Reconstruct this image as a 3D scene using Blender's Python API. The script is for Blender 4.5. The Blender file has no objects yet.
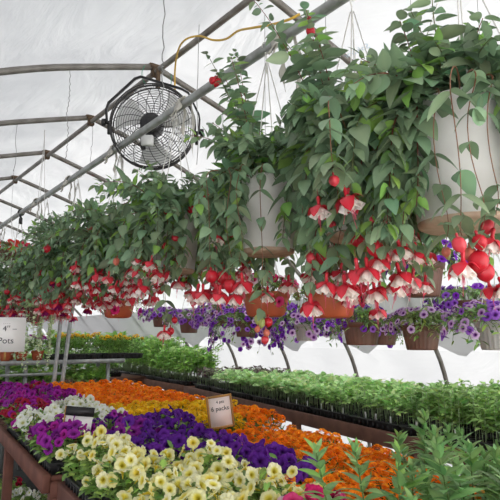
import bpy, math, random
import numpy as np
from mathutils import Vector, Matrix

H = 1.45                                   # eye height above the floor
YAW, PITCH, FPX = math.radians(37.16), math.radians(8.68), 570.0
rng = np.random.default_rng(11)
rnd = random.Random(5)
C = bpy.context.scene.collection

FW = np.array([math.sin(YAW)*math.cos(PITCH), math.cos(YAW)*math.cos(PITCH), math.sin(PITCH)])
RT = np.array([math.cos(YAW), -math.sin(YAW), 0.0])
UP = np.cross(RT, FW)
def at(px, py, X=None, Y=None, Z=None, D=None):
    """point of the place along a sight line, at a known world coordinate"""
    g = FW + RT*(px-250)/FPX - UP*(py-250)/FPX
    if X is not None: s = X/g[0]
    elif Y is not None: s = Y/g[1]
    elif Z is not None: s = (Z-H)/g[2]
    else: s = D/math.hypot(g[0], g[1])
    p = g*s
    return Vector((p[0], p[1], p[2]+H))

# ------------------------------------------------------------------ materials
def lin(c):
    return tuple((v/12.92 if v <= .04045 else ((v+.055)/1.055)**2.4) for v in (x/255. for x in c))
def mat(name, col=None, rough=.6, metal=0., trans=0., noise=None, bump=None, attr=False, spec=.5):
    m = bpy.data.materials.new(name); m.use_nodes = True
    nt = m.node_tree; N = nt.nodes; L = nt.links
    for n in list(N): N.remove(n)
    out = N.new('ShaderNodeOutputMaterial'); b = N.new('ShaderNodeBsdfPrincipled')
    b.inputs['Roughness'].default_value = rough; b.inputs['Metallic'].default_value = metal
    b.inputs['Specular IOR Level'].default_value = spec
    tc = N.new('ShaderNodeTexCoord'); src = None
    if attr:
        a = N.new('ShaderNodeAttribute'); a.attribute_name = 'Col'; src = a.outputs['Color']
    elif noise:
        c2, scale, lo, hi = noise[:4]
        t = N.new('ShaderNodeTexNoise'); t.inputs['Scale'].default_value = scale; t.inputs['Detail'].default_value = 5
        if len(noise) > 4:
            mp = N.new('ShaderNodeMapping'); mp.inputs['Scale'].default_value = noise[4]
            L.new(tc.outputs['Object'], mp.inputs[0]); L.new(mp.outputs[0], t.inputs['Vector'])
        else: L.new(tc.outputs['Object'], t.inputs['Vector'])
        r = N.new('ShaderNodeValToRGB'); r.color_ramp.elements[0].position = lo; r.color_ramp.elements[1].position = hi
        r.color_ramp.elements[0].color = (*lin(col), 1); r.color_ramp.elements[1].color = (*lin(c2), 1)
        L.new(t.outputs['Fac'], r.inputs['Fac']); src = r.outputs['Color']
    if src: L.new(src, b.inputs['Base Color'])
    else: b.inputs['Base Color'].default_value = (*lin(col), 1)
    if bump:
        t = N.new('ShaderNodeTexNoise'); t.inputs['Scale'].default_value = bump[0]; t.inputs['Detail'].default_value = 6
        bp = N.new('ShaderNodeBump'); bp.inputs['Strength'].default_value = bump[1]; bp.inputs['Distance'].default_value = bump[2]
        L.new(tc.outputs['Object'], t.inputs['Vector']); L.new(t.outputs['Fac'], bp.inputs['Height']); L.new(bp.outputs[0], b.inputs['Normal'])
    if trans > 0:
        tr = N.new('ShaderNodeBsdfTranslucent'); mx = N.new('ShaderNodeMixShader'); mx.inputs[0].default_value = trans
        if src: L.new(src, tr.inputs['Color'])
        else: tr.inputs['Color'].default_value = (*lin(col), 1)
        L.new(b.outputs[0], mx.inputs[1]); L.new(tr.outputs[0], mx.inputs[2]); L.new(mx.outputs[0], out.inputs[0])
    else: L.new(b.outputs[0], out.inputs[0])
    return m

M = {}
M['leaf'] = mat('leaf', attr=True, rough=.42, trans=.28, spec=.6)
M['petal'] = mat('petal', attr=True, rough=.6, trans=.30, spec=.25)
M['waxy'] = mat('waxy_petal', attr=True, rough=.35, trans=.12, spec=.5)
M['pipe'] = mat('galvanised_pipe', (138,134,128), .5, .3, noise=((104,97,90), 9, .35, .7))
M['pipe2'] = mat('pale_galvanised_pipe', (168,170,168), .45, .45, noise=((140,140,136), 14, .35, .7))
M['rust'] = mat('rusty_clamp', (120,98,76), .8, .2, noise=((70,55,45), 40, .3, .7))
M['galv'] = mat('galvanised_rack', (178,182,180), .45, .4, noise=((150,152,150), 20, .35, .7))
M['wire'] = mat('steel_wire', (140,140,138), .5, .6)
M['whitewire'] = mat('white_plastic_hanger', (214,212,206), .5)
M['black'] = mat('black_plastic', (34,34,36), .45, noise=((52,51,50), 18, .4, .8))
M['blackmetal'] = mat('black_enamel', (46,45,46), .4, .3)
M['soil'] = mat('potting_soil', (38,27,20), .95, noise=((70,52,38), 60, .35, .7), bump=(120,.7,.01))
M['wood'] = mat('red_brown_timber', (128,80,66), .75, noise=((96,58,48), 7, .3, .75, (1,1,1)), bump=(45,.25,.004))
M['wood2'] = mat('weathered_timber', (128,90,74), .8, noise=((98,68,58), 9, .3, .75), bump=(45,.3,.004))
M['whitepot'] = mat('white_plastic_pot', (232,229,225), .4, trans=.2, noise=((216,211,205), 8, .45, .85))
M['tan'] = mat('stained_pot_base', (204,178,156), .7, noise=((176,146,124), 20, .3, .7))
M['terra'] = mat('terracotta_plastic', (188,92,58), .5, noise=((160,74,46), 9, .35, .8))
M['brownpot'] = mat('brown_plastic_pot', (116,82,68), .5, noise=((98,68,57), 12, .35, .8))
M['greypot'] = mat('grey_plastic_pot', (186,182,178), .5)
M['cloth'] = mat('white_cotton_rag', (218,214,204), .9, trans=.25)
M['cord'] = mat('yellow_cord', (206,164,62), .5)
M['fangrey'] = mat('grey_fan_blade', (206,206,204), .4, .2)
M['cage'] = mat('black_wire_guard', (62,60,60), .45, .4)
M['paper'] = mat('white_card', (242,238,236), .7)
M['pink_paper'] = mat('pinkish_card', (244,226,220), .7)
M['ink'] = mat('black_ink', (50,46,50), .7)
M['signframe'] = mat('varnished_wood_frame', (170,124,66), .6)
M['tag'] = mat('white_plant_tag', (222,224,220), .6)
M['blueprint'] = mat('pale_blue_print', (178,200,214), .7, trans=.5)
M['groundcloth'] = mat('black_ground_cloth', (48,50,50), .9, noise=((62,64,62), 30, .4, .7))
M['floor'] = mat('pale_gravel', (176,172,166), .95, noise=((140,136,128), 35, .3, .75), bump=(60,.8,.02))
M['green_cloth'] = mat('green_twine', (66,140,110), .7)

def film_mat(name, tr, df, wr=.35, mott=.06):
    m = bpy.data.materials.new(name); m.use_nodes = True
    nt = m.node_tree; N = nt.nodes; L = nt.links
    for n in list(N): N.remove(n)
    out = N.new('ShaderNodeOutputMaterial'); t = N.new('ShaderNodeBsdfTranslucent'); d = N.new('ShaderNodeBsdfDiffuse')
    gl = N.new('ShaderNodeBsdfGlossy'); gl.inputs['Roughness'].default_value = .45
    a = N.new('ShaderNodeAddShader')
    tc = N.new('ShaderNodeTexCoord'); mp = N.new('ShaderNodeMapping'); mp.inputs['Scale'].default_value = (1.0, .35, 1.0); mp.inputs['Rotation'].default_value = (0,0,.5)
    n1 = N.new('ShaderNodeTexNoise'); n1.inputs['Scale'].default_value = 2.6; n1.inputs['Detail'].default_value = 7; n1.inputs['Distortion'].default_value = 1.2
    L.new(tc.outputs['Object'], mp.inputs[0]); L.new(mp.outputs[0], n1.inputs['Vector'])
    bp = N.new('ShaderNodeBump'); bp.inputs['Strength'].default_value = wr; bp.inputs['Distance'].default_value = .12
    L.new(n1.outputs['Fac'], bp.inputs['Height']); 
    for s in (t, d, gl): L.new(bp.outputs[0], s.inputs['Normal'])
    n2 = N.new('ShaderNodeTexNoise'); n2.inputs['Scale'].default_value = 1.3; n2.inputs['Detail'].default_value = 8
    L.new(tc.outputs['Object'], n2.inputs['Vector'])
    r = N.new('ShaderNodeValToRGB'); r.color_ramp.elements[0].position = .3; r.color_ramp.elements[1].position = .7
    r.color_ramp.elements[0].color = (tr-mott, tr-mott, tr-mott*.9, 1); r.color_ramp.elements[1].color = (tr, tr, tr, 1)
    L.new(n2.outputs['Fac'], r.inputs['Fac']); L.new(r.outputs['Color'], t.inputs['Color'])
    d.inputs['Color'].default_value = (df, df, df*1.01, 1)
    L.new(t.outputs[0], a.inputs[0]); L.new(d.outputs[0], a.inputs[1])
    mx = N.new('ShaderNodeMixShader'); mx.inputs[0].default_value = .05
    L.new(a.outputs[0], mx.inputs[1]); L.new(gl.outputs[0], mx.inputs[2]); L.new(mx.outputs[0], out.inputs[0])
    return m
M['film'] = film_mat('greenhouse_film', .42, .27)
M['sidefilm'] = film_mat('clear_side_film', .39, .15, .2, .03)
M['fillfilm'] = film_mat('light_fill_film', .88, .10, .15, .02)  # extra transmission on the unseen front and left walls, added to brighten the plants
M['rollfilm'] = film_mat('doubled_film', .31, .30, .3, .05)

# ------------------------------------------------------------------ mesh builder
class MB:
    def __init__(s): s.V = []; s.F = {}; s.Cc = []; s.n = 0; s.sm = True
    def add(s, V, F, col=(1,1,1)):
        V = np.asarray(V, float).reshape(-1,3)
        c = np.asarray(col, float)
        if c.ndim == 1: c = np.tile(c, (len(V),1))
        for f in F:
            f = np.asarray(f, int)
            if f.ndim == 1: f = f[None]
            s.F.setdefault(f.shape[1], []).append(f+s.n)
        s.V.append(V); s.Cc.append(c); s.n += len(V); return s
    def inst(s, T, R, P, tint=None):
        """T = (V, quads, tris, col); R (n,3,3) scaled rotations; P (n,3)"""
        V, Q, Tr, col = T; n = len(P); k = len(V)
        if n == 0: return
        W = np.einsum('nij,kj->nki', R, V) + P[:,None,:]
        cc = np.repeat(col[None], n, 0)
        if tint is not None: cc = cc*tint[:,None,:]
        off = (np.arange(n)*k)[:,None,None]
        F = []
        if len(Q): F.append((Q[None]+off).reshape(-1,4))
        if len(Tr): F.append((Tr[None]+off).reshape(-1,3))
        s.add(W.reshape(-1,3), F, cc.reshape(-1,3))
    def tube(s, P, r, n=6, col=(1,1,1), cap=True):
        P = np.asarray([tuple(p) for p in P], float); m = len(P)
        r = np.full(m, r) if np.isscalar(r) else np.asarray(r, float)
        d = np.gradient(P, axis=0); d /= np.linalg.norm(d, axis=1)[:,None]+1e-12
        ref = np.array([0,0,1.]) if abs(d[0][2]) < .9 else np.array([1.,0,0])
        a = np.cross(d[0], ref); a /= np.linalg.norm(a)
        V = []
        for i in range(m):
            a = a - d[i]*np.dot(a, d[i]); a /= np.linalg.norm(a)+1e-12; b = np.cross(d[i], a)
            t = np.arange(n)*2*math.pi/n
            V.append(P[i] + r[i]*(np.cos(t)[:,None]*a + np.sin(t)[:,None]*b))
        V = np.concatenate(V); j = np.arange(n); Q = []
        for i in range(m-1):
            Q.append(np.stack([i*n+j, i*n+(j+1)%n, (i+1)*n+(j+1)%n, (i+1)*n+j], 1))
        F = [np.concatenate(Q)]
        if cap: F += [np.arange(n)[::-1].copy(), (m-1)*n+np.arange(n)]
        return s.add(V, F, col)
    def lathe(s, prof, n=32, col=(1,1,1), c=(0,0,0), flute=0., nf=0, closed=False):
        V = []; t = np.arange(n)*2*math.pi/n
        for k, p in enumerate(prof):
            rr = p[0]*(1+(flute*np.cos(nf*t) if nf and p[0] > 0 else 0))
            V.append(np.stack([c[0]+rr*np.cos(t), c[1]+rr*np.sin(t), np.full(n, c[2]+p[1])], 1))
        j = np.arange(n); Q = []
        for i in range(len(prof)-1):
            Q.append(np.stack([i*n+j, i*n+(j+1)%n, (i+1)*n+(j+1)%n, (i+1)*n+j], 1))
        return s.add(np.concatenate(V), [np.concatenate(Q)], col)
    def box(s, c, d, R=None, col=(1,1,1), bev=0.):
        x, y, z = d[0]/2, d[1]/2, d[2]/2
        if bev <= 0:
            V = np.array([(a*x, b*y, e*z) for a in (-1,1) for b in (-1,1) for e in (-1,1)])
            F = [np.array([(0,1,3,2),(4,6,7,5),(0,4,5,1),(2,3,7,6),(0,2,6,4),(1,5,7,3)])]
        else:
            V = []
            for e in (-1,1):
                for (a, b) in ((-1,-1),(1,-1),(1,1),(-1,1)):
                    V += [(a*(x-bev), b*(y-bev), e*z), (a*(x-bev), b*y, e*(z-bev)), (a*x, b*(y-bev), e*(z-bev))]
            bm = None
            import bmesh
            b = bmesh.new(); vs = [b.verts.new(v) for v in V]
            r = bmesh.ops.convex_hull(b, input=vs); b.verts.index_update()
            bmesh.ops.dissolve_limit(b, angle_limit=.01, verts=b.verts, edges=b.edges)
            b.verts.index_update(); b.faces.ensure_lookup_table()
            V = np.array([tuple(v.co) for v in b.verts]); F = [np.array([v.index for v in f.verts]) for f in b.faces]; b.free()
        if R is not None: V = V@np.asarray(R).T
        return s.add(V+np.asarray(c, float), F, col)
    def mesh(s, name, m, smooth=None):
        me = bpy.data.meshes.new(name)
        V = np.concatenate(s.V); me.vertices.add(len(V)); me.vertices.foreach_set('co', V.astype(np.float32).ravel())
        li = []; ls = []; tot = 0
        for k, fs in s.F.items():
            f = np.concatenate(fs); li.append(f.ravel()); ls.append(np.arange(len(f))*k+tot); tot += f.size
        li = np.concatenate(li).astype(np.int32); ls = np.concatenate(ls).astype(np.int32)
        me.loops.add(len(li)); me.loops.foreach_set('vertex_index', li)
        me.polygons.add(len(ls)); me.polygons.foreach_set('loop_start', ls)
        me.update(calc_edges=True)
        a = me.color_attributes.new('Col', 'FLOAT_COLOR', 'POINT')
        cc = np.concatenate([np.concatenate(s.Cc), np.ones((len(V),1))], 1)
        a.data.foreach_set('color', cc.astype(np.float32).ravel())
        if smooth if smooth is not None else s.sm: me.polygons.foreach_set('use_smooth', np.ones(len(ls), bool))
        me.materials.append(m); me.validate(); return me
    def build(s, name, m, parent=None, smooth=None, loc=None):
        return put(name, s.mesh(name, m, smooth), parent, loc)

def put(name, me, parent=None, loc=None, rot=None, sc=None):
    o = bpy.data.objects.new(name, me); C.objects.link(o)
    if parent: o.parent = parent
    if loc is not None: o.location = loc
    if rot is not None: o.rotation_mode = 'QUATERNION'; o.rotation_quaternion = rot
    if sc is not None: o.scale = (sc, sc, sc) if np.isscalar(sc) else sc
    return o
def tag(o, label=None, cat=None, group=None, kind=None):
    if label: o['label'] = label
    if cat: o['category'] = cat
    if group: o['group'] = group
    if kind: o['kind'] = kind
    return o
def thing(name, label, cat, loc=(0,0,0), rz=0., group=None):
    o = bpy.data.objects.new(name, None); C.objects.link(o); o.empty_display_size = .05
    o.location = loc; o.rotation_euler = (0,0,rz); return tag(o, label, cat, group)
def copy_tree(o, parent=None):
    c = o.copy(); C.objects.link(c)
    if parent: c.parent = parent
    for ch in list(o.children): copy_tree(ch, c)
    return c

def frames(D, N):
    """rotation matrices with columns side, D, normal"""
    D = D/np.linalg.norm(D, axis=1)[:,None]
    S = np.cross(D, N); S /= np.linalg.norm(S, axis=1)[:,None]+1e-9
    Z = np.cross(S, D)
    return np.stack([S, D, Z], 2)
def smooth_path(P, k=6):
    P = [Vector(p) for p in P]; out = []
    for i in range(len(P)-1):
        a = P[max(0,i-1)]; b = P[i]; c = P[i+1]; d = P[min(len(P)-1,i+2)]
        for j in range(k):
            t = j/k
            out.append(.5*((2*b)+(c-a)*t+(2*a-5*b+4*c-d)*t*t+(3*b-a-3*c+d)*t**3))
    out.append(P[-1]); return out

# ------------------------------------------------------------------ leaf templates
def leaf_T(width=.5, droop=.25, fold=.25, base=(1,1,1), rib=(1.25,1.2,1.15), hi=True, peak=.38):
    ts = (hi if isinstance(hi, list) else [.0,.08,.22,.4,.6,.8,1.]) if hi else [0,.4,1.]
    def w(t):
        k = math.log(.5)/math.log(peak)
        return width*.5*(math.sin(math.pi*t**k)**.75 if 0 < t < 1 else 0)*(1-.25*t**3)
    V = []; col = []; Q = []; T = []
    for t in ts:
        z = -droop*t*t
        if t in (0., 1.): V.append((0,t,z)); col.append(rib if t == 0 else base)
        else:
            ww = w(t); V += [(-ww,t,z+fold*ww),(0,t,z),(ww,t,z+fold*ww)]; col += [base, rib, base]
    n = len(ts)
    T += [(0,1,2) ,(0,2,3)]
    for i in range(n-3):
        a = 1+3*i; Q += [(a,a+3,a+4,a+1),(a+1,a+4,a+5,a+2)]
    a = 1+3*(n-3); e = len(V)-1
    T += [(a,e,a+1),(a+1,e,a+2)]
    return (np.array(V,float), np.array(Q,int).reshape(-1,4), np.array(T,int), np.array(col,float))
LF = leaf_T(.58, .28, .22)
LFF = leaf_T(.56, .30, .18, base=(1,1,1), rib=(1.18,1.14,1.1), hi=[0,.04,.1,.2,.32,.46,.6,.74,.87,.95,1.])
LF_lo = leaf_T(.6, .25, .3, hi=False)
LP = leaf_T(.5, .35, .2, peak=.55)             # petunia leaf, widest past the middle
LP_lo = leaf_T(.6, .3, .25, hi=False)
LN = leaf_T(.34, .35, .2, peak=.45)             # narrow leaf
LN_lo = leaf_T(.22, .2, .2, hi=False)
LR = leaf_T(.85, .2, .25, peak=.5)              # round leaf

def rand_dirs(n, el0, el1):
    a = rng.uniform(0, 2*math.pi, n); e = np.radians(rng.uniform(el0, el1, n))
    return np.stack([np.cos(a)*np.cos(e), np.sin(a)*np.cos(e), np.sin(e)], 1)
def add_leaves(mb, T, P, D, size, tint):
    n = len(P); N = np.tile([0,0,1.], (n,1)) + rng.normal(0,.25,(n,3))
    N = np.where(np.abs((D*N).sum(1))[:,None] > .93*np.linalg.norm(N,axis=1)[:,None], N+np.array([1.,.3,0]), N)
    mb.inst(T, frames(D, N)*np.asarray(size)[:,None,None], P, tint)
GAIN = 1.55
def tints(n, base, jitter=.18, warm=.12, alt=None, palt=0.):
    b = np.array(lin(base)); t = np.tile(b, (n,1))
    if alt is not None:
        k = rng.random(n) < palt; t[k] = np.array(lin(alt))
    t = t*(1+rng.normal(0, jitter, (n,1))); t[:,0] *= 1+rng.normal(0, warm, n); return np.clip(t*GAIN, .003, .95)

# ------------------------------------------------------------------ flower meshes
def petunia_mesh(name, edge, throat, eye, R=1., lobes=5, ruffle=.07, star=None, notch=.13):
    mb = MB(); n = 40; th = np.arange(n)*2*math.pi/n; ph = rng.uniform(0,6.28)
    lob = np.abs(np.cos(lobes*th/2))**.6
    rings = [(.05,-.95,eye,0),(.09,-.5,eye,0),(.15,-.22,eye,.0),(.33,-.03,throat,.1),(.62,.05,edge,.5),(.86,.06,edge,.9),(1.,.0,edge,1.)]
    V = []; Cc = []
    wob = np.sin(th*11+ph)*.6+np.sin(th*7+2*ph)*.6
    for r, z, c, k in rings:
        rr = R*r*(1-notch*k*(1-lob)) ; zz = R*(z + ruffle*k*wob*.8 - .03*k)
        V.append(np.stack([rr*np.cos(th), rr*np.sin(th), zz], 1))
        cc = np.tile(np.array(lin(c)), (n,1))
        vein = 1-.14*k*(np.abs(np.sin(lobes*th/2+math.pi/2)) > .97)
        cc = cc*vein[:,None]
        if star is not None and k >= .5:
            w = (lob < .75) if k < .95 else (lob < .55); cc[w] = np.array(lin(star))
        Cc.append(cc)
    j = np.arange(n); Q = np.concatenate([np.stack([i*n+j, i*n+(j+1)%n, (i+1)*n+(j+1)%n, (i+1)*n+j],1) for i in range(len(rings)-1)])
    mb.add(np.concatenate(V), [Q], np.concatenate(Cc))
    mb.tube([(0,0,-R*1.15),(0,0,-R*.9)], [R*.03,R*.09], 6, lin((110,140,70)))
    return mb.mesh(name, M['petal'])
def marigold_mesh(name, c1, c2, c3):
    mb = MB()
    T = leaf_T(1.15, .3, .12, hi=True, peak=.75)
    P = []; D = []; S = []; cc = []
    for ring, (r, z, el, n, s) in enumerate([(.05,.50,80,6,.30),(.20,.47,62,9,.36),(.36,.40,45,12,.42),(.50,.28,26,14,.48),(.60,.12,8,15,.50),(.62,.0,-12,14,.48)]):
        for k in range(n):
            a = 2*math.pi*(k+.5*ring)/n+rng.normal(0,.12); e = math.radians(el+rng.normal(0,9))
            P.append((r*.75*math.cos(a), r*.75*math.sin(a), z)); D.append((math.cos(a)*math.cos(e), math.sin(a)*math.cos(e), math.sin(e)))
            S.append(s*rng.uniform(.85,1.15)); q = rng.random(); cc.append(np.array(lin(c1 if q < .5 else (c2 if q < .8 else c3)))*rng.uniform(.85,1.1))
    P = np.array(P); D = np.array(D); S = np.array(S)
    N = np.tile([0,0,1.],(len(P),1))+rng.normal(0,.16,(len(P),3))+P*.3+np.where(np.abs(D[:,2:])>.9,1.,0)*np.array([1,.2,0])
    mb.inst(T, frames(D,N)*S[:,None,None], P, np.array(cc))
    mb.lathe([(.06,-.5),(.16,-.35),(.22,-.05),(.12,.1)], 10, lin((96,120,50)))
    mb.tube([(0,0,-1.1),(0,0,-.45)], .05, 5, lin((96,120,50)))
    return mb.mesh(name, M['petal'])
def fuchsia_sepals(name, red=(202,30,50)):
    mb = MB(); r = lin(red); r2 = lin((214,56,72))
    mb.tube([(0,.04,1.5),(0,.01,1.25),(0,0,1.0)], .02, 5, lin((150,80,70)))
    mb.lathe([(.05,1.0),(.11,.93),(.12,.85),(.10,.6),(.12,.45),(.2,.32),(.25,.22)], 14, r)
    for k in range(4):
        a = k*math.pi/2+rng.uniform(-.15,.15); V = []; Cc = []; m = 8; up = rng.uniform(-.45,.15)
        for i in range(m):
            t = i/(m-1); w = .42*math.sin(math.pi*min(1,(t*.78+.16)))**.8*(1 if t < 1 else 0)+.005
            rad = .18+.62*t; z = .30+.18*math.sin(math.pi*t*.8) - (.52-up)*t*t
            for s in (-1,0,1):
                x = rad; y = s*w*.9; zz = z-.10*abs(s)*w*3*(1-t*.5)
                V.append((x*math.cos(a)-y*math.sin(a), x*math.sin(a)+y*math.cos(a), zz)); Cc.append(r if s else r2)
        Q = []
        for i in range(m-1):
            for s in (0,1): q = i*3+s; Q.append((q,q+3,q+4,q+1))
        mb.add(V, [np.array(Q)], Cc)
    for k in range(6):
        a = rng.uniform(0,6.28); e = .10*rng.random(); L = rng.uniform(.65,.95) if k else 1.35
        mb.tube([(0,0,.2),(e*math.cos(a),e*math.sin(a),-.3),(e*1.6*math.cos(a),e*1.6*math.sin(a),-L)], .014, 4, lin((224,90,120)))
    return mb.mesh(name, M['waxy'])
def fuchsia_corolla(name, c=(250,240,232), c2=(240,190,186)):
    mb = MB(); n = 44
    th = np.arange(n)*2*math.pi/n
    for layer, (rr, zz) in enumerate([(1.,0.),(.72,-.07)]):
        V = []; Cc = []
        for i in range(8):
            t = i/7; w = .12+.46*t**.7*rr; ruf = .17*t*np.sin(th*(6+layer)+layer*1.7)+.06*t*np.sin(th*13+1)
            rad = w*(1+ruf*1.3); z = .30-.62*t**.95+zz*t+.10*t*np.sin(th*6+.8)+rng.normal(0,.012,n)*t
            V.append(np.stack([rad*np.cos(th), rad*np.sin(th), z],1))
            k = np.clip(1-t*1.4,0,1); cc = np.array(lin(c))*(1-k)+np.array(lin(c2))*k
            Cc.append(np.tile(cc,(n,1)))
        j = np.arange(n); Q = np.concatenate([np.stack([i*n+j, i*n+(j+1)%n, (i+1)*n+(j+1)%n, (i+1)*n+j],1) for i in range(7)])
        mb.add(np.concatenate(V), [Q], np.concatenate(Cc))
    return mb.mesh(name, M['petal'])
def fuchsia_bud(name, c, plump=1.):
    mb = MB(); r = lin(c)
    mb.tube([(0,.05,1.75),(0,.01,1.5),(0,0,1.15)], .03, 5, lin((140,110,70)))
    mb.lathe([(.06,1.2),(.13,1.12),(.13,.9),(.11,.78)], 12, tuple(.75*x for x in r))
    prof = [(.11,.8),(.34*plump,.74),(.54*plump,.55),(.64*plump,.25),(.60*plump,-.05),(.44*plump,-.30),(.22*plump,-.45),(.03,-.55)]
    mb.lathe(prof, 24, r, flute=.07, nf=4)
    return mb.mesh(name, M['waxy'])

SEP = [fuchsia_sepals('sepals_a'), fuchsia_sepals('sepals_b',(210,38,56)), fuchsia_sepals('sepals_c',(188,26,42))]
COR = [fuchsia_corolla('corolla_a'), fuchsia_corolla('corolla_b',(250,240,234),(240,196,194)), fuchsia_corolla('corolla_c',(242,214,208),(226,140,146))]
CORR = fuchsia_corolla('corolla_purple',(150,30,110),(196,40,80))
BUD = [fuchsia_bud('bud_red',(192,30,46)), fuchsia_bud('bud_pink',(206,60,72),.95), fuchsia_bud('bud_salmon',(206,110,90),.85), fuchsia_bud('bud_green',(158,164,96),.7)]

PET = {
 'yellow': [petunia_mesh('petunia_yellow', (250,246,190), (238,222,90), (206,186,50)), petunia_mesh('petunia_yellow_b', (252,248,206), (236,224,104), (200,180,50), ruffle=.12), petunia_mesh('petunia_yellow_c', (248,240,168), (238,212,76), (206,180,44), ruffle=.15)],
 'purple': [petunia_mesh('petunia_purple', (108,38,158), (92,28,138), (66,18,104)), petunia_mesh('petunia_purple_b', (96,32,148), (82,24,126), (60,16,94), ruffle=.12)],
 'violet': [petunia_mesh('petunia_violet', (160,44,164), (126,24,130), (90,16,92)), petunia_mesh('petunia_violet_b', (146,40,158), (118,24,124), (80,16,90), ruffle=.12)],
 'magenta': [petunia_mesh('petunia_magenta', (178,34,154), (146,20,118), (100,14,80)), petunia_mesh('petunia_magenta_b', (166,36,162), (136,22,126), (96,16,84), ruffle=.1)],
 'red': [petunia_mesh('petunia_red', (178,28,58), (140,16,44), (90,14,30))],
 'pink': [petunia_mesh('petunia_pink', (218,34,112), (190,18,88), (120,14,56)), petunia_mesh('petunia_pink_b', (226,70,132), (206,40,104), (140,20,70))],
 'white': [petunia_mesh('petunia_white', (250,250,244), (240,242,220), (206,206,130)), petunia_mesh('petunia_white_b', (248,249,240), (238,240,212), (200,200,120), ruffle=.13)],
 'star': [petunia_mesh('petunia_star', (222,50,110), (200,30,90), (150,20,60), star=(244,226,230)), petunia_mesh('petunia_pale_pink', (240,206,216), (200,60,110), (150,20,60))],
 'lav': [petunia_mesh('calibrachoa_lavender', (206,166,218), (150,80,170), (70,20,90)), petunia_mesh('calibrachoa_lavender_b', (222,190,230), (150,80,170), (70,20,90))],
 'cviolet': [petunia_mesh('calibrachoa_violet', (164,104,208), (122,56,166), (80,30,110)), petunia_mesh('calibrachoa_violet_b', (146,84,200), (110,46,156), (70,26,100))],
 'deep': [petunia_mesh('calibrachoa_deep', (126,44,184), (98,24,150), (60,14,96))],
 'geran': [petunia_mesh('red_bloom', (226,74,56), (206,50,40), (160,40,30)), petunia_mesh('pink_bloom', (226,60,100), (200,30,70), (150,20,50))],
}
MAR = {'orange': [marigold_mesh('marigold_orange', (252,154,24), (246,134,14), (254,176,44)), marigold_mesh('marigold_orange_b', (250,146,20), (240,124,14), (252,168,38)), marigold_mesh('marigold_orange_c', (252,162,28), (246,138,16), (254,184,54))],
       'yellow': [marigold_mesh('marigold_yellow', (248,214,36), (242,198,20), (252,226,72)), marigold_mesh('marigold_yellow_b', (246,208,30), (238,188,18), (252,222,60))]}

def quat(zdir, spin=0.):
    q = Vector(zdir).to_track_quat('Z','Y'); return q @ Vector((0,0,1)).rotation_difference(Vector((0,0,1))) @ __import__('mathutils').Quaternion((0,0,1), spin)

# ------------------------------------------------------------------ the shell
RX = 1.86; RZ = 3.45; HW = 3.68
PROF = [(0,0),(.42,-.125),(.85,-.265),(1.3,-.46),(1.8,-.74),(2.3,-1.08),(2.75,-1.46),(3.1,-1.85),(3.39,-2.25),(3.56,-2.75),(3.65,-3.2),(3.68,-3.45)]
def prof_side(s): return [(RX+s*x, RZ+z) for x, z in PROF]
def prof_pts(k=4):
    L = prof_side(-1)[::-1]; R = prof_side(1)[1:]
    a = smooth_path([(x,0,z) for x,z in L], k); b = smooth_path([(x,0,z) for x,z in [(RX,RZ)]+R], k)[1:]; return [(p[0], p[2]) for p in a+b]
PP = prof_pts()
Y0, Y1 = -1.4, 15.6
HOOPS = [2.38+1.25*k for k in range(-3, 11) if 2.38+1.25*k > -1.38]

def film(name, i0, i1, m, off=.03, sag=.02):
    mb = MB(); pts = PP[i0:i1]; ys = np.arange(Y0, Y1+.01, 1.25/8); V = []
    cx, cz = RX, 1.2
    for y in ys:
        ph = (y-2.38)/1.25; sg = sag*(1-abs(math.cos(math.pi*ph)))
        for x, z in pts:
            d = Vector((x-cx, 0, z-cz)).normalized(); k = off-sg
            V.append((x+d.x*k, y, max(z+d.z*k, 0.0)))
    n = len(pts); Q = [(a*n+b, (a+1)*n+b, (a+1)*n+b+1, a*n+b+1) for a in range(len(ys)-1) for b in range(n-1)]
    mb.add(V, [np.array(Q)]); o = mb.build(name, m); tag(o, kind='structure'); return o
npp = len(PP)
SIDE = 13     # profile points of the side curtains (below about 1.5 m)
film('ceiling', SIDE, npp-SIDE, M['film'])
film('wall_left', 0, SIDE+1, M['fillfilm'])  # out of view; brighter film than the right wall, to light the benches
film('wall_right', npp-SIDE-1, npp, M['sidefilm'])
def end_wall(name, y, m):
    mb = MB(); V = []; 
    for x, z in PP: V += [(x,y,z),(x,y,0)]
    Q = [(2*i,2*i+1,2*i+3,2*i+2) for i in range(npp-1)]
    mb.add(V, [np.array(Q)]); tag(mb.build(name, m), kind='structure')
end_wall('wall_back', Y1, M['film']); end_wall('wall_front', Y0, M['fillfilm'])  # front wall is unseen, its film boosted to light surfaces facing the camera
mb = MB(); mb.add([(RX-HW-.1,Y0,0),(RX+HW+.1,Y0,0),(RX+HW+.1,Y1,0),(RX-HW-.1,Y1,0)], [np.array([[0,1,2,3]])])
tag(mb.build('floor', M['floor'], smooth=False), kind='structure')

# scalloped lower edge of the roof film, gathered to a point between the hoops
mb = MB(); nz = 8; ys = np.arange(Y0, Y1, 1.25/16); V = []
def wallx(z):
    for (xa,za),(xb,zb) in zip(PP[npp//2:], PP[npp//2+1:]):
        if za >= z >= zb: return xa+(xb-xa)*(za-z)/(za-zb+1e-9)
    return PP[-1][0]
for y in ys:
    t = ((y-2.38)/1.25) % 1.0
    t = (t-.25) % 1.0; zl = 1.46-.22*(1-(abs(t-.5)*2))**1.8
    for k in range(nz):
        z = 1.9+(zl-1.9)*k/(nz-1); V.append((wallx(z)-.04+.012*math.sin(y*23+k), y, z))
Q = [(a*nz+b,(a+1)*nz+b,(a+1)*nz+b+1,a*nz+b+1) for a in range(len(ys)-1) for b in range(nz-1)]
mb.add(V, [np.array(Q)]); tag(mb.build('trim_1', M['rollfilm']), kind='structure')

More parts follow.
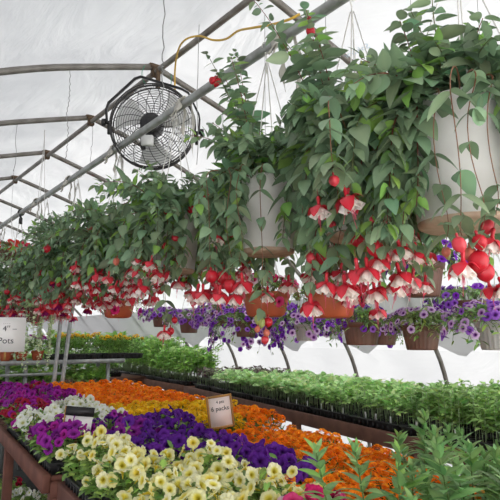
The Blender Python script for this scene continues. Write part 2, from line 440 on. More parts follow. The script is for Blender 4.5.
def hoop_z(X):
    for (xa,za),(xb,zb) in zip(PP, PP[1:]):
        if xa <= X <= xb: return za+(zb-za)*(X-xa)/(xb-xa+1e-9)
    return 1.
ORD = ['first','second','third','fourth','fifth','sixth','seventh','eighth','ninth','tenth','eleventh','twelfth','thirteenth','fourteenth','fifteenth','sixteenth','seventeenth','eighteenth']
hoopname = {3:'nearest grey arched pipe, slanting down at upper right behind the leaves', 4:'grey arched pipe whose peak joins the ridge just above the fan',
            5:'grey arched pipe peaking behind and left of the fan', 6:'grey arched pipe, second one beyond the fan', 7:'grey arched pipe, third one beyond the fan'}
hmb = MB(); hmb.tube([(x,0,z) for x,z in PP], .023, 10); hme = hmb.mesh('hoop', M['pipe'])
cl = MB(); cl.tube([(RX-.05,0,RZ-.004),(RX+.05,0,RZ-.004)], .028, 10); cl.box((RX,0,RZ-.045),(.05,.05,.06)); clm = cl.mesh('ridge_clamp', M['rust'])
for i, y in enumerate(HOOPS, start=3-HOOPS.index(2.38)):
    if i == 2: lab = 'grey arched pipe overhead, just outside the top of the view'
    lab = hoopname.get(i, 'far grey arched pipe, %s arch beyond the fan' % ORD[max(0,i-5)] if i > 7 else 'grey arched roof pipe behind the viewer')
    o = thing('greenhouse_hoop', lab, 'pipe', (0,y,0), 0, 'arched roof pipes')
    put('hoop_pipe', hme, o); put('clamp', clm, o)
mb = MB(); mb.tube([(RX,Y0+.05,RZ-.045),(RX,3.6,RZ-.045),(RX,Y1-.05,RZ-.045)], .021, 8)
tag(mb.build('ridge_pipe', M['pipe']), 'grey ridge pipe running along the peak of the arches above the fan', 'pipe')
PX0, PX1, PZ = 1.545, 1.70, H+1.33
def purl(y): return PX0+(PX1-PX0)*(y-1.2)/6.2
mb = MB(); mb.tube([(purl(y), y, PZ) for y in (-1.3,1.2,3,6,9,12,15.4)], .025, 12)
tag(mb.build('basket_rail', M['pipe2']), 'thick pale grey pipe crossing in front of the fan, carrying the hanging baskets', 'pipe')
# far purlins seen at the back
for sx, lab in ((-1.35,'thin grey side pipe under the left roof slope, far back'),(1.35,'thin grey side pipe under the right roof slope, hidden mostly by leaves')):
    mb = MB(); zz = hoop_z(RX+sx)-.04; mb.tube([(RX+sx,Y0+.1,zz),(RX+sx,6,zz),(RX+sx,Y1-.1,zz)], .014, 8)
    tag(mb.build('side_purlin', M['pipe']), lab, 'pipe', 'side pipes')

# wires, ties
def wire(P, label, r=.0022, m='wire', name='hanging_wire', group='thin wires hanging from the arches', cat='wire', twist=0):
    P = smooth_path(P, 8); mb = MB()
    if twist:
        P = [Vector((p.x+twist*math.sin(i*2.1), p.y+twist*math.cos(i*2.1), p.z)) for i, p in enumerate(P)]
    mb.tube(P, r, 5); return tag(mb.build(name, M[m]), label, cat, group)
def drop(px, py0, py1, X=None, Y=None, label='', tw=0.):
    a = at(px, py0, X=X, Y=Y); b = at(px, py1, X=a.x, Y=None) if False else None
    g = at(px, py1, Y=a.y); z1 = g.z
    n = 6; P = [(a.x+rnd.uniform(-.008,.008), a.y+rnd.uniform(-.004,.004), a.z+(z1-a.z)*i/n) for i in range(n+1)]
    P[0] = (a.x, a.y, hoop_z(a.x))
    wire(P, label, twist=tw)
drop(70, 72, 160, Y=3.63, label='thin wire hanging from the arch left of the fan', tw=.004)
drop(17, 130, 172, Y=4.88, label='thin wire hanging from the second arch at far left')
drop(92, 137, 170, Y=4.88, label='thin wire hanging just left of the fan bottom')
drop(199, 33, 165, Y=2.9, label='thin vertical wire hanging right of the fan')
drop(222, 115, 150, Y=3.63, label='short wire hanging from the arch below the printed film')
drop(354, 35, 95, Y=2.38, label='thin wire hanging from the nearest arch at upper right')
a = (1.26, 2.38); wire([(a[0],a[1],hoop_z(a[0])),(a[0]+.01,a[1]+.02,2.85),(a[0],a[1]+.0,2.75),(a[0]+.01,a[1],2.55)], 'kinked wire hanging in front of the ridge joint at top', r=.003, twist=.006)

def rag(y, ln, label, w=.035, side=0.):
    x = purl(y); mb = MB(); T = []
    for (dy, l2, ph) in ((0, ln, 0.), (.012, ln*.62, 1.5)):
        P = []
        for k in range(9):                          # loop over the pipe
            a = math.pi*(1.15-k/8*1.3); P.append((x+.033*math.cos(a), y+dy+.004*k*(1 if dy else -1), PZ+.033*math.sin(a)))
        e = P[-1]; s0 = P[0]
        for end, sg in ((e,1),(s0,-1)):
            pass
        tail = [(e[0]+.01*math.sin(ph+k*.8), e[1]-.010*k*math.cos(ph)*.6+side*k*.01, e[2]-l2*k/7) for k in range(1,8)]
        tail0 = [(s0[0]-.006*k, s0[1]+.006*k, s0[2]-.3*l2*k/5) for k in range(5,0,-1)]
        Q = smooth_path(tail0+P+tail, 2); n = len(Q)
        rr = [w*.42*(.7+.35*math.sin(i*.9+ph))*(1 if i < n*.8 else max(.15,(n-1-i)/(n*.2))) for i in range(n)]
        # flattened cloth strip with thickness
        V = []; 
        for i, p in enumerate(Q):
            d = (Q[min(i+1,n-1)]-Q[max(i-1,0)]).normalized(); sd = Vector((0.35*math.sin(i*.5),1,0)); sd = (sd-d*sd.dot(d)).normalized(); nn = d.cross(sd)
            for u, v in ((-1,0),(-.3,.16),(.3,-.05),(1,.1),(.3,-.25),(-.3,-.1)): V.append(tuple(p+sd*rr[i]*u+nn*rr[i]*v*1.2))
        k = 6; F = [(i*k+j, i*k+(j+1)%k, (i+1)*k+(j+1)%k, (i+1)*k+j) for i in range(n-1) for j in range(k)]
        mb.add(V, [np.array(F)])
    return tag(mb.build('cloth_tie', M['cloth']), label, 'tie', 'white rag ties on the basket pipe')
rag(1.80, .36, 'white rag tie hanging over the pipe above the nearer white pot', .075)
rag(2.72, .32, 'white rag tie knotted on the pipe in front of the fan', .065)
rag(3.73, .30, 'white rag tie on the pipe just left of the fan', .07)
rag(4.72, .30, 'white rag tie on the pipe beyond the fan, near the far fuchsias', .07)
rag(5.7, .30, 'white rag tie on the pipe above the far black hook', .07)
rag(7.25, .2, 'farthest white rag tie on the pipe at the left edge', .07)

# yellow cord
P = [at(175,92,Y=3.45), at(175,70,Y=3.4), at(178,51,Y=3.2), at(185,40,Y=3.0), at(199,36,Y=2.85), at(213,40,Y=2.7), at(226,39,Y=2.55), at(238,31,Y=2.4), at(252,28,Y=2.2), at(270,25,Y=2.05), at(288,20,Y=1.9), at(300,14,Y=1.84)]
mb = MB(); mb.tube(smooth_path(P,6), .0065, 7); tag(mb.build('power_cord', M['cord']), 'yellow power cord looping from the fan up to the pipe', 'cord')

# ------------------------------------------------------------------ fan
def fan():
    c = at(153,127,Y=3.50); t = thing('cage_fan', 'round black wire caged fan hanging under the ridge pipe', 'fan', c)
    view = Vector((-c.x, -c.y, H-c.z)).normalized()
    ax = Vector((view.x*1.0-.18, view.y, -.12)).normalized()
    t.rotation_mode = 'QUATERNION'; t.rotation_quaternion = ax.to_track_quat('Z','Y')     # local Z = blowing side
    R = .295
    g = MB()
    def ring(r, z, w): g.tube([(r*math.cos(a), r*math.sin(a), z) for a in np.linspace(0,2*math.pi,49)], w, 5, cap=False)
    def dome(r, s): return s*(.055+.05*(1-(r/R)**2))
    for s in (1,-1):
        for k in range(14): r = .075+(R-.075)*(k/13); ring(r, dome(r,s), .0017)
        for k in range(20):
            a = k*2*math.pi/20; P = []
            for q in range(7):
                r = .07+(R-.07)*q/6; aa = a+s*.9*(q/6)*.6; P.append((r*math.cos(aa), r*math.sin(aa), dome(r,s)))
            g.tube(P, .0024, 4)
        ring(R, s*.055, .005)
    ring(R+.004, 0, .008)
    for k in range(20): a = k*2*math.pi/20; g.tube([(R*math.cos(a),R*math.sin(a),-.055),(R*math.cos(a),R*math.sin(a),.055)], .0024, 4)
    g.build('wire_guard', M['cage'], t)
    b = MB(); b.lathe([(.0,.125),(.05,.125),(.066,.118),(.074,.10),(.078,.04),(.074,-.03),(.05,-.045),(0,-.045)], 28); b.lathe([(0,.137),(.03,.137),(.034,.12)], 20)
    for k in range(10): a = k*math.pi/5; b.box((.07*math.cos(a),.07*math.sin(a),.07),(.012,.004,.07), np.array(Matrix.Rotation(a,3,'Z')))
    b.build('motor', M['blackmetal'], t)
    for k in range(3):
        bl = MB(); V = []; n1, n2 = 8, 6
        for i in range(n1):
            r = .05+.22*i/(n1-1)
            for j in range(n2):
                s = (j/(n2-1)-.5); a = s*(.75+.3*i/(n1-1))+.25*i/(n1-1)
                V.append((r*math.cos(a), r*math.sin(a), -.02+s*.05*(1-.3*i/n1)+.01*math.cos(s*3)))
        V = np.array(V); V2 = V+[0,0,.003]
        F = [(i*n2+j,(i+1)*n2+j,(i+1)*n2+j+1,i*n2+j+1) for i in range(n1-1) for j in range(n2-1)]
        bl.add(V,[np.array(F)]); bl.add(V2,[np.array(F)[:,::-1]])
        o = bl.build('blade', M['fangrey'], t); o.rotation_euler = (0,0,k*2*math.pi/3+.4)
    bx = MB(); bx.box((-.02,-.125,.115),(.085,.075,.05),bev=.008); q = bx.build('control_box', M['fangrey'], t, smooth=False)
    bx = MB(); bx.box((-.055,-.13,.085),(.03,.10,.06),bev=.006); bx.build('switch_housing', M['blackmetal'], t, smooth=False)
    br = MB(); P = [(-.325,.03,0)]; 
    P = [(-.325,.03,.0),(-.332,.12,.0),(-.315,.17,.0),(-.13,.345,0),(-.09,.36,0),(.20,.275,0),(.25,.245,0),(.325,.09,.0),(.33,.06,.0),(.325,-.04,0)]
    P = smooth_path(P, 1); V = []; n = len(P)
    for i, p in enumerate(P):
        d = (P[min(i+1,n-1)]-P[max(i-1,0)]).normalized(); nn = Vector((0,0,1)).cross(d)
        for u, v in ((-1,-1),(1,-1),(1,1),(-1,1)): V.append(tuple(Vector(p)+nn*u*.006+Vector((0,0,1))*v*.016))
    F = [(i*4+j,i*4+(j+1)%4,(i+1)*4+(j+1)%4,(i+1)*4+j) for i in range(n-1) for j in range(4)]
    br.add(V,[np.array(F)]); br.build('mounting_bracket', M['blackmetal'], t, smooth=False)
    for s, yy in ((-1,.03),(1,-.04)):
        k = MB(); k.tube([(s*.29,yy,0),(s*.345,yy,0)], .013, 8); k.tube([(s*.335,yy,0),(s*.36,yy,0)], .028, 10); k.box((s*.31,yy-.05,0),(.02,.07,.03)); k.build('pivot_knob', M['blackmetal'], t)
    return t
fan()
# a short hanger strap between ridge pipe and fan bracket
a = at(149,80,Y=3.50); mb = MB(); mb.box((RX-.01,3.56,RZ-.12),(.03,.02,.16)); tag(mb.build('fan_strap', M['rust'], smooth=False), 'rusty brown strap joining the fan bracket to the ridge pipe', 'strap')
wire([(RX-.10,3.6,hoop_z(RX-.1)),at(142,72,Y=3.56),at(143,80,Y=3.52),at(146,84,Y=3.50)], 'green twine holding the left side of the fan bracket', .003, 'green_cloth', 'green_twine', 'green twines on the fan', 'twine')
wire([(RX+.12,3.6,hoop_z(RX+.12)),at(171,84,Y=3.56),at(168,92,Y=3.50)], 'green twine holding the right side of the fan bracket', .003, 'green_cloth', 'green_twine', 'green twines on the fan', 'twine')

# text helper
def text_mesh(name, s, size, m, parent=None, extrude=.0006):
    cu = bpy.data.curves.new(name, 'FONT'); cu.body = s; cu.size = size; cu.extrude = extrude; cu.align_x = 'CENTER'; cu.align_y = 'CENTER'
    o = bpy.data.objects.new(name+'_tmp', cu); C.objects.link(o); dg = bpy.context.evaluated_depsgraph_get()
    me = bpy.data.meshes.new_from_object(o.evaluated_get(dg)); bpy.data.objects.remove(o); me.materials.clear(); me.materials.append(m); me.name = name
    return put(name, me, parent)

# printed film, reading mirrored from inside
def on_roof(px, py):
    g = FW + RT*(px-250)/FPX - UP*(py-250)/FPX
    for q in np.linspace(.5,6,4000):
        if g[2]*q+H >= hoop_z(min(g[0]*q, RX+HW))-.01: break
    return Vector((g[0]*q, g[1]*q, g[2]*q+H))
for (a, b) in (((252,112),(236,119)), ((369,45),(341,58))):
    A1, A2 = on_roof(*a), on_roof(*b); k = text_mesh('film_print', 'Solutions', 1.0, M['blueprint'], extrude=.0)
    xs = [v.co.x for v in k.data.vertices]; sc_ = (A2-A1).length/(max(xs)-min(xs))
    xv = (A2-A1).normalized(); mid = (A1+A2)/2; s1 = (hoop_z(mid.x+.05)-hoop_z(mid.x-.05))/.1; nn = Vector((-s1,0,1)).normalized(); xv = (xv-nn*xv.dot(nn)).normalized(); yv = nn.cross(xv)
    k.matrix_world = Matrix.Translation(mid-nn*.004) @ Matrix((xv,yv,nn)).transposed().to_4x4() @ Matrix.Scale(sc_,4)
    tag(k, 'faint pale blue mirrored lettering on the film %s' % ('below the arch right of the fan' if a[0] < 300 else 'beside the nearest arch at upper right'), 'lettering', 'lettering printed on the film')

# ------------------------------------------------------------------ pots
def pot_mesh(kind, R, h, Rb):
    mb = MB()
    if kind == 'white':
        prof = [(0,.006),(Rb*.96,.006),(Rb,.012),(Rb+(R-Rb)*.86,h*.86),(R*.985,h*.87),(R*.985,h*.9),(R*1.0,h*.91),(R*1.03,h*.99),(R*1.035,h),(R*1.0,h),(R*.97,h*.93),(R*.95,h*.85),(Rb*.94,.02),(0,.02)]
        mb.lathe(prof, 48); return mb.mesh('pot', M['whitepot'])
    if kind == 'terra':
        prof = [(0,.0),(Rb*.8,.0),(Rb,.012),(R*.93,h*.72),(R*.93,h*.76),(R*1.0,h*.78),(R*1.03,h*.98),(R*1.03,h),(R*.97,h),(R*.93,h*.8),(Rb*.93,.02),(0,.02)]
        mb.lathe(prof, 48); return mb.mesh('pot', M['terra'])
    prof = [(0,0),(Rb*.95,0),(Rb,.008),(R*.95,h*.78)]
    mb.lathe(prof, 96, flute=.016, nf=24)
    mb.lathe([(R*.95,h*.78),(R*1.03,h*.8),(R*1.07,h*.97),(R*1.07,h),(R,h),(R*.95,h*.82),(Rb*.9,.015),(0,.015)], 48)
    return mb.mesh('pot', M['greypot'] if kind == 'grey' else M['brownpot'])
PROTO = {}
def pot_parts(t, kind, R, h, Rb, zh, hook='whitewire'):
    """pot with base at local z=0; hanger to local height zh"""
    k = (kind, R, h, Rb)
    if k not in PROTO:
        s = MB(); s.lathe([(0,h*.9),(R*.5,h*.915),(R*.93,h*.88)], 24); PROTO[k] = (pot_mesh(kind,R,h,Rb), s.mesh('soil', M['soil']))
    p = put('pot', PROTO[k][0], t); put('soil', PROTO[k][1], t)
    if kind == 'white':
        b = MB(); b.lathe([(0,-.008),(Rb*.9,-.008),(Rb*.985,-.002),(Rb*1.005,.010),(Rb*.99,.012)], 40); b.build('saucer', M['tan'], t)
    w = MB(); n = 4 if kind == 'white' else 3
    zt = zh-.075; far = zh > h+.85
    if far: zt = h+.36
    for i in range(n):
        a = i*2*math.pi/n+.6; w.tube([(R*1.0*math.cos(a),R*1.0*math.sin(a),h*.93),(R*1.0*math.cos(a),R*1.0*math.sin(a),h),(.006*math.cos(a),.006*math.sin(a),zt)], .0026, 5)
    w.build('hanger', M['whitewire'], t)
    if far:
        hk = MB(); hk.tube([(0,0,zt-.01),(0,0,(zt+zh)/2),(0,0,zh)], .0015, 5); hk.build('wire', M['wire'], t); return p
    hk = MB(); P = [(0,0,zt-.05),(0,0,zt),(.0,0,zt+.02)]+[(.027*math.cos(x)+.0,0,zh+.027*math.sin(x)) for x in np.linspace(-1.9,3.4,12)]
    hk.tube(smooth_path(P,2), ([.02]*4+[.012]*(len(smooth_path(P,2))-4)) if hook == 'black' else .0028, 7); hk.build('hook', M[hook], t)
    return p

# ------------------------------------------------------------------ fuchsia baskets
def stem_path(p0, az, el, L, k, n=14, sw=0.):
    P = [np.array(p0, float)]; st = L/n; e = el; a = az
    for i in range(n):
        e -= k*st*(1.6+math.cos(e)*1.8); e = max(e, -1.45); a += rnd.gauss(0,.10)+sw
        d = np.array([math.cos(a)*math.cos(e), math.sin(a)*math.cos(e), math.sin(e)]); P.append(P[-1]+d*st)
    return np.array(P)
def fuchsia(loc, R, h, Rb, label, ns=44, seed=1, gap=None, gapw=.6, uprights=(), nfl=14, nbud=16, scale=1., hi=True, minz=-.1, spread=1., leafs=.072, purple=.0, near=False, strands=(), hook='whitewire'):
    global rng
    rng = np.random.default_rng(seed); rnd.seed(seed)
    t = thing('fuchsia_basket', label, 'hanging basket', loc, 0, 'fuchsias hanging from the basket pipe')
    pot_parts(t, 'white', R, h, Rb, PZ-loc[2], hook)
    st = MB(); lf = MB(); tips = []; LPp = []; LD = []; LS = []
    stemc = lin((132,74,62)); stemg = lin((110,112,66))
    def leafpair(p, d, s, i):
        a0 = i*math.pi/2+rnd.uniform(-.4,.4)
        side = np.cross(d, [0,0,1.]); nn = np.linalg.norm(side); side = side/nn if nn > .1 else np.array([1.,0,0]); up = np.cross(side, d)
        for q in (0, math.pi):
            v = math.cos(a0+q)*side+math.sin(a0+q)*up
            D = v*.9+d*.45+np.array([0,0,-.28]); LPp.append(p+v*.004); LD.append(D); LS.append(s*rnd.uniform(.7,1.2))
    plans = []
    ns = int(ns*1.45); leafs *= 1.12; nfl = int(nfl*1.6); nbud = int(nbud*1.5)
    for i in range(ns):
        az = rnd.uniform(0, 2*math.pi)
        if i < ns*.3: plans.append((az, math.radians(rnd.uniform(45,85)), rnd.uniform(.26,.42)*spread, rnd.uniform(1.0,2.0)))
        else: plans.append((az, math.radians(rnd.uniform(15,65)), rnd.uniform(.38,.62)*spread, rnd.uniform(2.4,4.0)))
    for az, L in uprights: plans.append((az, math.radians(rnd.uniform(76,88)), L, rnd.uniform(.10,.35)))
    for az, el, L, k in plans:
        if gap is not None:
            dd = (az-gap+math.pi)%(2*math.pi)-math.pi
            if abs(dd) < gapw and L > .3 and k > .6:
                if rnd.random() < .55: az = gap+math.copysign(gapw+rnd.uniform(0,.5), dd)
                else: el = math.radians(rnd.uniform(60,85)); L = .26; k = 1.5
        r0 = R*rnd.uniform(.2,.85); P = stem_path((r0*math.cos(az),r0*math.sin(az),h*.93), az, el, L*scale, k/scale, n=14)
        ok = P[:,2] > minz-.05; P = P[:max(4,int(ok.sum()))]
        # keep drooping stems outside the pot wall
        for j in range(len(P)):
            if P[j][2] < h:
                rr = math.hypot(P[j][0], P[j][1]); mn = R*1.12
                if rr < mn and j > 1 : P[j][:2] *= mn/max(rr,.01)
        Q = np.array([tuple(q) for q in smooth_path(P, 2)])
        st.tube(Q, np.linspace(.0032,.0012,len(Q))*scale, 5, stemc if rnd.random() < .6 else stemg)
        for j in range(2, len(P)):
            d = P[j]-P[j-1]; d = d/(np.linalg.norm(d)+1e-9)
            s = leafs*scale*(1.05 if j < 10 else .8-.05*(j-10))
            leafpair(P[j], d, s, j)
            if rnd.random() < .55: leafpair((P[j]+P[j-1])/2, d, s*.5, j+1)
        tips.append(P)
    for tip, kinds in strands:
        tip = np.array(tuple(tip))-np.array(loc); az = math.atan2(tip[1], tip[0]); e0 = np.array([R*.8*math.cos(az), R*.8*math.sin(az), h*.95]); rr = max(R*1.2, math.hypot(tip[0],tip[1]))
        Q = smooth_path([e0, (rr*.95*math.cos(az), rr*.95*math.sin(az), h*1.02), ((rr+.02)*math.cos(az), (rr+.02)*math.sin(az), h*.75), (tip[0], tip[1], (h*.5+tip[2])/2), tip], 6)
        Q = [Vector((q.x+.012*math.sin(i*.55+tip[0]*40), q.y+.012*math.cos(i*.5+tip[1]*40), q.z)) for i, q in enumerate(Q)]; Q[-1] = Vector(tip)
        st.tube(Q, np.linspace(.0024,.0011,len(Q)), 6, lin((140,96,70))); a = rnd.uniform(0,3); P2 = []; D2 = []; S2 = []
        for j in range(7, len(Q)-1, 2):
            a += 1.57
            if j < len(Q)*.72 and rnd.random() < .3: continue
            for q in (0, math.pi):
                P2.append(tuple(Q[j])); D2.append((math.cos(a+q), math.sin(a+q), -.5)); S2.append(leafs*rnd.uniform(.6,1.))
        add_leaves(lf, LFF, np.array(P2), np.array(D2), np.array(S2), tints(len(P2), (104,125,98), .2, .08))
    n = len(LPp); T = (LFF if near else LF) if hi else LF_lo
    add_leaves(lf, T, np.array(LPp), np.array(LD), np.array(LS), tints(n, (104,125,98), .2, .08, (112,146,72), .14))
    st.build('stems', M['leaf'], t); lf.build('foliage', M['leaf'], t)
    # flowers hang below the drooping ends
    rngf = rnd; cand = [P for P in tips if P[-1][2] < h*1.05]
    if not cand: cand = tips
    def hang(kind):
        P = rngf.choice(cand); j = rngf.randint(max(1,len(P)-5), len(P)-1); p = P[j]+np.array([rngf.uniform(-.03,.03), rngf.uniform(-.03,.03), 0])
        if p[2] > h*.5 and kind == 'fl': p = min((rngf.choice(cand)[-1] for _ in range(6)), key=lambda q: q[2])+np.array([rngf.uniform(-.03,.03), rngf.uniform(-.03,.03), 0])
        if gap is not None and kind != 'bud':
            pass
        return p
    for tip, kinds in strands:
        for (dx, dy, dz, kd, s) in kinds:
            p = Vector(tuple(tip))-Vector(loc)+Vector((dx,dy,dz)); tilt = Vector((rngf.gauss(0,.12), rngf.gauss(0,.12), 1)).normalized(); L = s*1.7
            me = rngf.choice(SEP) if kd == 'F' else BUD[kd]
            o = put('flower' if kd == 'F' else 'bud', me, t, (p[0]-tilt.x*L, p[1]-tilt.y*L, p[2]-L), quat(tilt, rngf.uniform(0,6)), s)
            if kd == 'F': put('corolla', COR[0], o)
    for i in range(nfl):
        p = hang('fl'); s = .055*scale*rngf.uniform(.8,1.15); tilt = Vector((rngf.gauss(0,.2), rngf.gauss(0,.2), 1)).normalized()
        L = s*rngf.uniform(1.5,1.9)
        o = put('flower', rngf.choice(SEP), t, (p[0]-tilt.x*L, p[1]-tilt.y*L, p[2]-L), quat(tilt, rngf.uniform(0,6)), s)
        put('corolla', CORR if rngf.random() < purple else rngf.choice(COR), o)
    for i in range(nbud):
        P = rngf.choice(tips if rngf.random() < .3 else cand); j = rngf.randint(len(P)//2, len(P)-1); p = P[j]
        s = .032*scale*rngf.choice([.5,.7,1.,1.1,1.2]); me = BUD[0] if s > .024*scale and rngf.random() < .7 else rngf.choice(BUD[1:])
        if me is BUD[3]: s *= .55
        for q in range(rngf.choice([1,1,2,3])):
            tilt = Vector((rngf.gauss(0,.22), rngf.gauss(0,.22), 1)).normalized(); s *= rngf.uniform(.8,1.05) ; L = 1.75*s
            put('bud', me, t, (p[0]-tilt.x*L, p[1]-tilt.y*L, p[2]-L), quat(tilt, rngf.uniform(0,6)), s)
    return t

ZP = H+.36
def cam_az(x, y): return math.atan2(-y, -x)
S0 = [(at(462,236,Y=.80), [(0,0,0,'F',.05),(-.03,.0,.02,1,.03),(.02,-.02,.03,0,.03)]), (at(480,236,Y=.78), [(0,0,0.,0,.042),(0.02,0.01,-.03,0,.038),(-.02,.02,.0,2,.03)]),
      (at(446,240,Y=.9), [(0,0,0,2,.022),(.01,.01,-.01,3,.02)]), (at(496,215,Y=.76), [(0,0,0,'F',.045),(0,.02,.02,1,.03)])]
fuchsia((1.57,.95,H+.335), .20, .36, .16, 'nearest fuchsia in a large white pot at the right edge of the view', 40, 21, gap=cam_az(1.55,.93)-.1, gapw=.45, nfl=6, nbud=8, spread=.85, leafs=.082, minz=-.05, near=True, strands=S0, uprights=[(2.5,.4),(0.5,.4),(3.3,.35),(2.9,.3)])
S1 = [(at(365,245,Y=1.18), [(0,0,0,'F',.055),(.03,0,.03,'F',.052),(-.03,.02,.0,'F',.055),(0.02,-.02,.05,0,.04)]), (at(385,240,Y=1.2), [(0,0,0,0,.042),(-.02,.0,-.03,1,.036),(.04,0,-.03,'F',.055)]),
      (at(320,240,Y=1.45), [(0,0,0.,0,.04),(.03,.02,-.02,2,.026),(-.03,.02,-.02,1,.03)]), (at(342,262,Y=1.3), [(0,0,0,'F',.058),(-.05,.02,.0,'F',.05),(.04,0,-.02,'F',.05)]),
      (at(372,268,Y=1.3), [(0,0,0,'F',.056),(-.03,.03,-.03,0,.034),(.03,0,-.03,0,.034)]), (at(402,262,Y=1.25), [(0,0,0,'F',.055),(.02,.02,.05,2,.025)]), (at(332,168,Y=1.1), [(0,0,0,1,.024)])]
fuchsia((1.56,1.40,H+.36), .15, .32, .12, 'dense fuchsia between the two nearest white pots, its own pot hidden by leaves', 64, 32, nfl=14, nbud=16, spread=.88, gap=2.55, gapw=.55, leafs=.085, minz=-.16, near=True, strands=S1, uprights=[(1.5,.6),(2.4,.62),(2.0,.75),(2.2,.66),(1.8,.7),(2.6,.5)])
S2 = [(at(262,316,Y=1.72), [(0,0,.02,3,.03),(.012,0,-.03,2,.022),(.03,0,.02,0,.028),(.03,.01,-.05,1,.026),(-.02,0,.03,3,.028),(-.01,.01,-.02,2,.02)]), (at(210,262,Y=1.95), [(0,0,0,0,.04),(.05,-.02,.0,0,.04),(-.02,.02,-.05,'F',.055),(.03,0,-.05,'F',.055)]),
      (at(240,262,Y=1.8), [(0,0,0,'F',.058),(.0,.03,-.06,'F',.05)]), (at(230,270,Y=1.85), [(0,0,0,0,.04),(-.04,0,-.02,'F',.052)])]
fuchsia((1.56,1.93,H+.365), .15, .32, .118, 'fuchsia in a tall white pot hanging right of the fan', 46, 43, gap=cam_az(1.56,1.93), gapw=.95, nfl=14, nbud=16, spread=.92, leafs=.075, minz=-.06, near=True, strands=S2, uprights=[(2.2,.5),(2.8,.6),(1.6,.72),(2.5,.7),(1.2,.68),(2.0,.6)])
fuchsia((1.57,2.78,H+.36), .15, .32, .118, 'fuchsia in a white pot hanging just below the fan', 58, 54, gap=cam_az(1.57,2.78)+.5, gapw=.4, nfl=22, nbud=22, spread=1.05, leafs=.075, minz=.02, uprights=[(2.6,.35),(1.6,.3)], strands=[(at(165,318,Y=2.6),[(0,0,0,'F',.05),(.03,0,-.02,0,.03),(.05,0,.03,0,.026)])])
fuchsia((1.60,3.62,H+.37), .135, .30, .105, 'fuchsia with red and white blooms, first basket beyond the one under the fan', 56, 65, nfl=26, nbud=22, spread=1.1, leafs=.07, minz=.0, uprights=[(2.6,.3),(1.6,.3)])
fuchsia((1.63,4.5,H+.36), .135, .30, .105, 'fuchsia with crowded red blooms, two baskets beyond the fan', 54, 76, nfl=30, nbud=20, spread=1.15, leafs=.068, minz=-.02, uprights=[(2.6,.35),(1.6,.4),(3.,.35)], purple=.15)
fuchsia((1.65,5.35,H+.34), .135, .30, .105, 'fuchsia at far left with dark red blooms, third beyond the fan', 50, 87, nfl=30, nbud=16, spread=1.2, hi=False, leafs=.066, minz=-.03, purple=.3)
fuchsia((1.67,6.3,H+.33), .135, .30, .105, 'fuchsia under the far black hook, fourth beyond the fan', 46, 98, nfl=26, nbud=14, spread=1.2, hi=False, leafs=.066, minz=-.04, purple=.2, hook='black')
fuchsia((1.70,7.3,H+.30), .135, .30, .105, 'farthest fuchsia, cut by the left edge of the view', 46, 109, nfl=26, nbud=12, spread=1.2, hi=False, leafs=.066, minz=-.05)

# ------------------------------------------------------------------ petunia / calibrachoa baskets
HANG = 'small flower baskets hanging behind the fuchsias'
def flower_basket(loc, kind, R, h, Rb, cols, label, nfl=60, rad=.24, drp=.22, seed=1, fs=.02, green=(100,130,78), zhook=None, name='petunia_basket', hi=True, nleaf=420, squash=1.):
    global rng
    rng = np.random.default_rng(seed); rnd.seed(seed)
    t = thing(name, label, 'hanging basket', loc, 0, HANG)
    X = loc[0]; zh = (hoop_z(X) if zhook is None else zhook)-loc[2]-.03
    pot_parts(t, kind, R, h, Rb, zh)
    def surf(u, az):                      # u 0..1 from crown to drooping tip
        r = R*.2+(rad-R*.2)*math.sin(min(1,u*1.15)*math.pi/2); z = h+.075*math.cos(u*math.pi*.5)*squash
        if u > .45: z -= drp*((u-.45)/.55)**1.5
        return r*math.cos(az), r*math.sin(az), z
    P = []; D = []; S = []; st = MB(); lf = MB(); fs *= 1.2; nfl = int(nfl*1.25); nleaf = int(nleaf*1.6)
    nst = 40
    for i in range(nst):
        az = rnd.uniform(0,6.28); um = rnd.uniform(.6,1.05); Q = []
        for k in range(9):
            u = um*k/8; x, y, z = surf(u, az+.15*math.sin(k)); Q.append((x,y,z-.01))
        Q[0] = (0.3*R*math.cos(az), .3*R*math.sin(az), h*.9)
        st.tube(Q, .0014, 4, lin((104,124,66)))
        for k in range(1,9):
            for q in range(max(1,nleaf//(nst*8))):
                d = rand_dirs(1,-40,50)[0]+np.array([math.cos(az),math.sin(az),0])*.4
                P.append(np.array(Q[k])+rng.normal(0,.006,3)); D.append(d); S.append(rnd.uniform(.022,.04))
    add_leaves(lf, LN if hi else LN_lo, np.array(P), np.array(D), np.array(S)*1.2, tints(len(P), green, .2, .12, (120,150,70), .2))
    st.build('stems', M['leaf'], t); lf.build('foliage', M['leaf'], t)
    for i in range(nfl):
        u = rnd.random()**.7*1.02; az = rnd.uniform(0,6.28); x, y, z = surf(u, az)
        nrm = Vector((math.cos(az)*(.3+u), math.sin(az)*(.3+u), 1.1-u*1.1)); nrm = (nrm+Vector((rnd.gauss(0,.25),rnd.gauss(0,.25),rnd.gauss(0,.2)))).normalized()
        p = Vector((x,y,z))+nrm*rnd.uniform(.008,.025)
        put('flower', rnd.choice(PET[rnd.choice(cols)]), t, p, quat(nrm, rnd.uniform(0,6)), fs*rnd.uniform(.8,1.15))
    return t

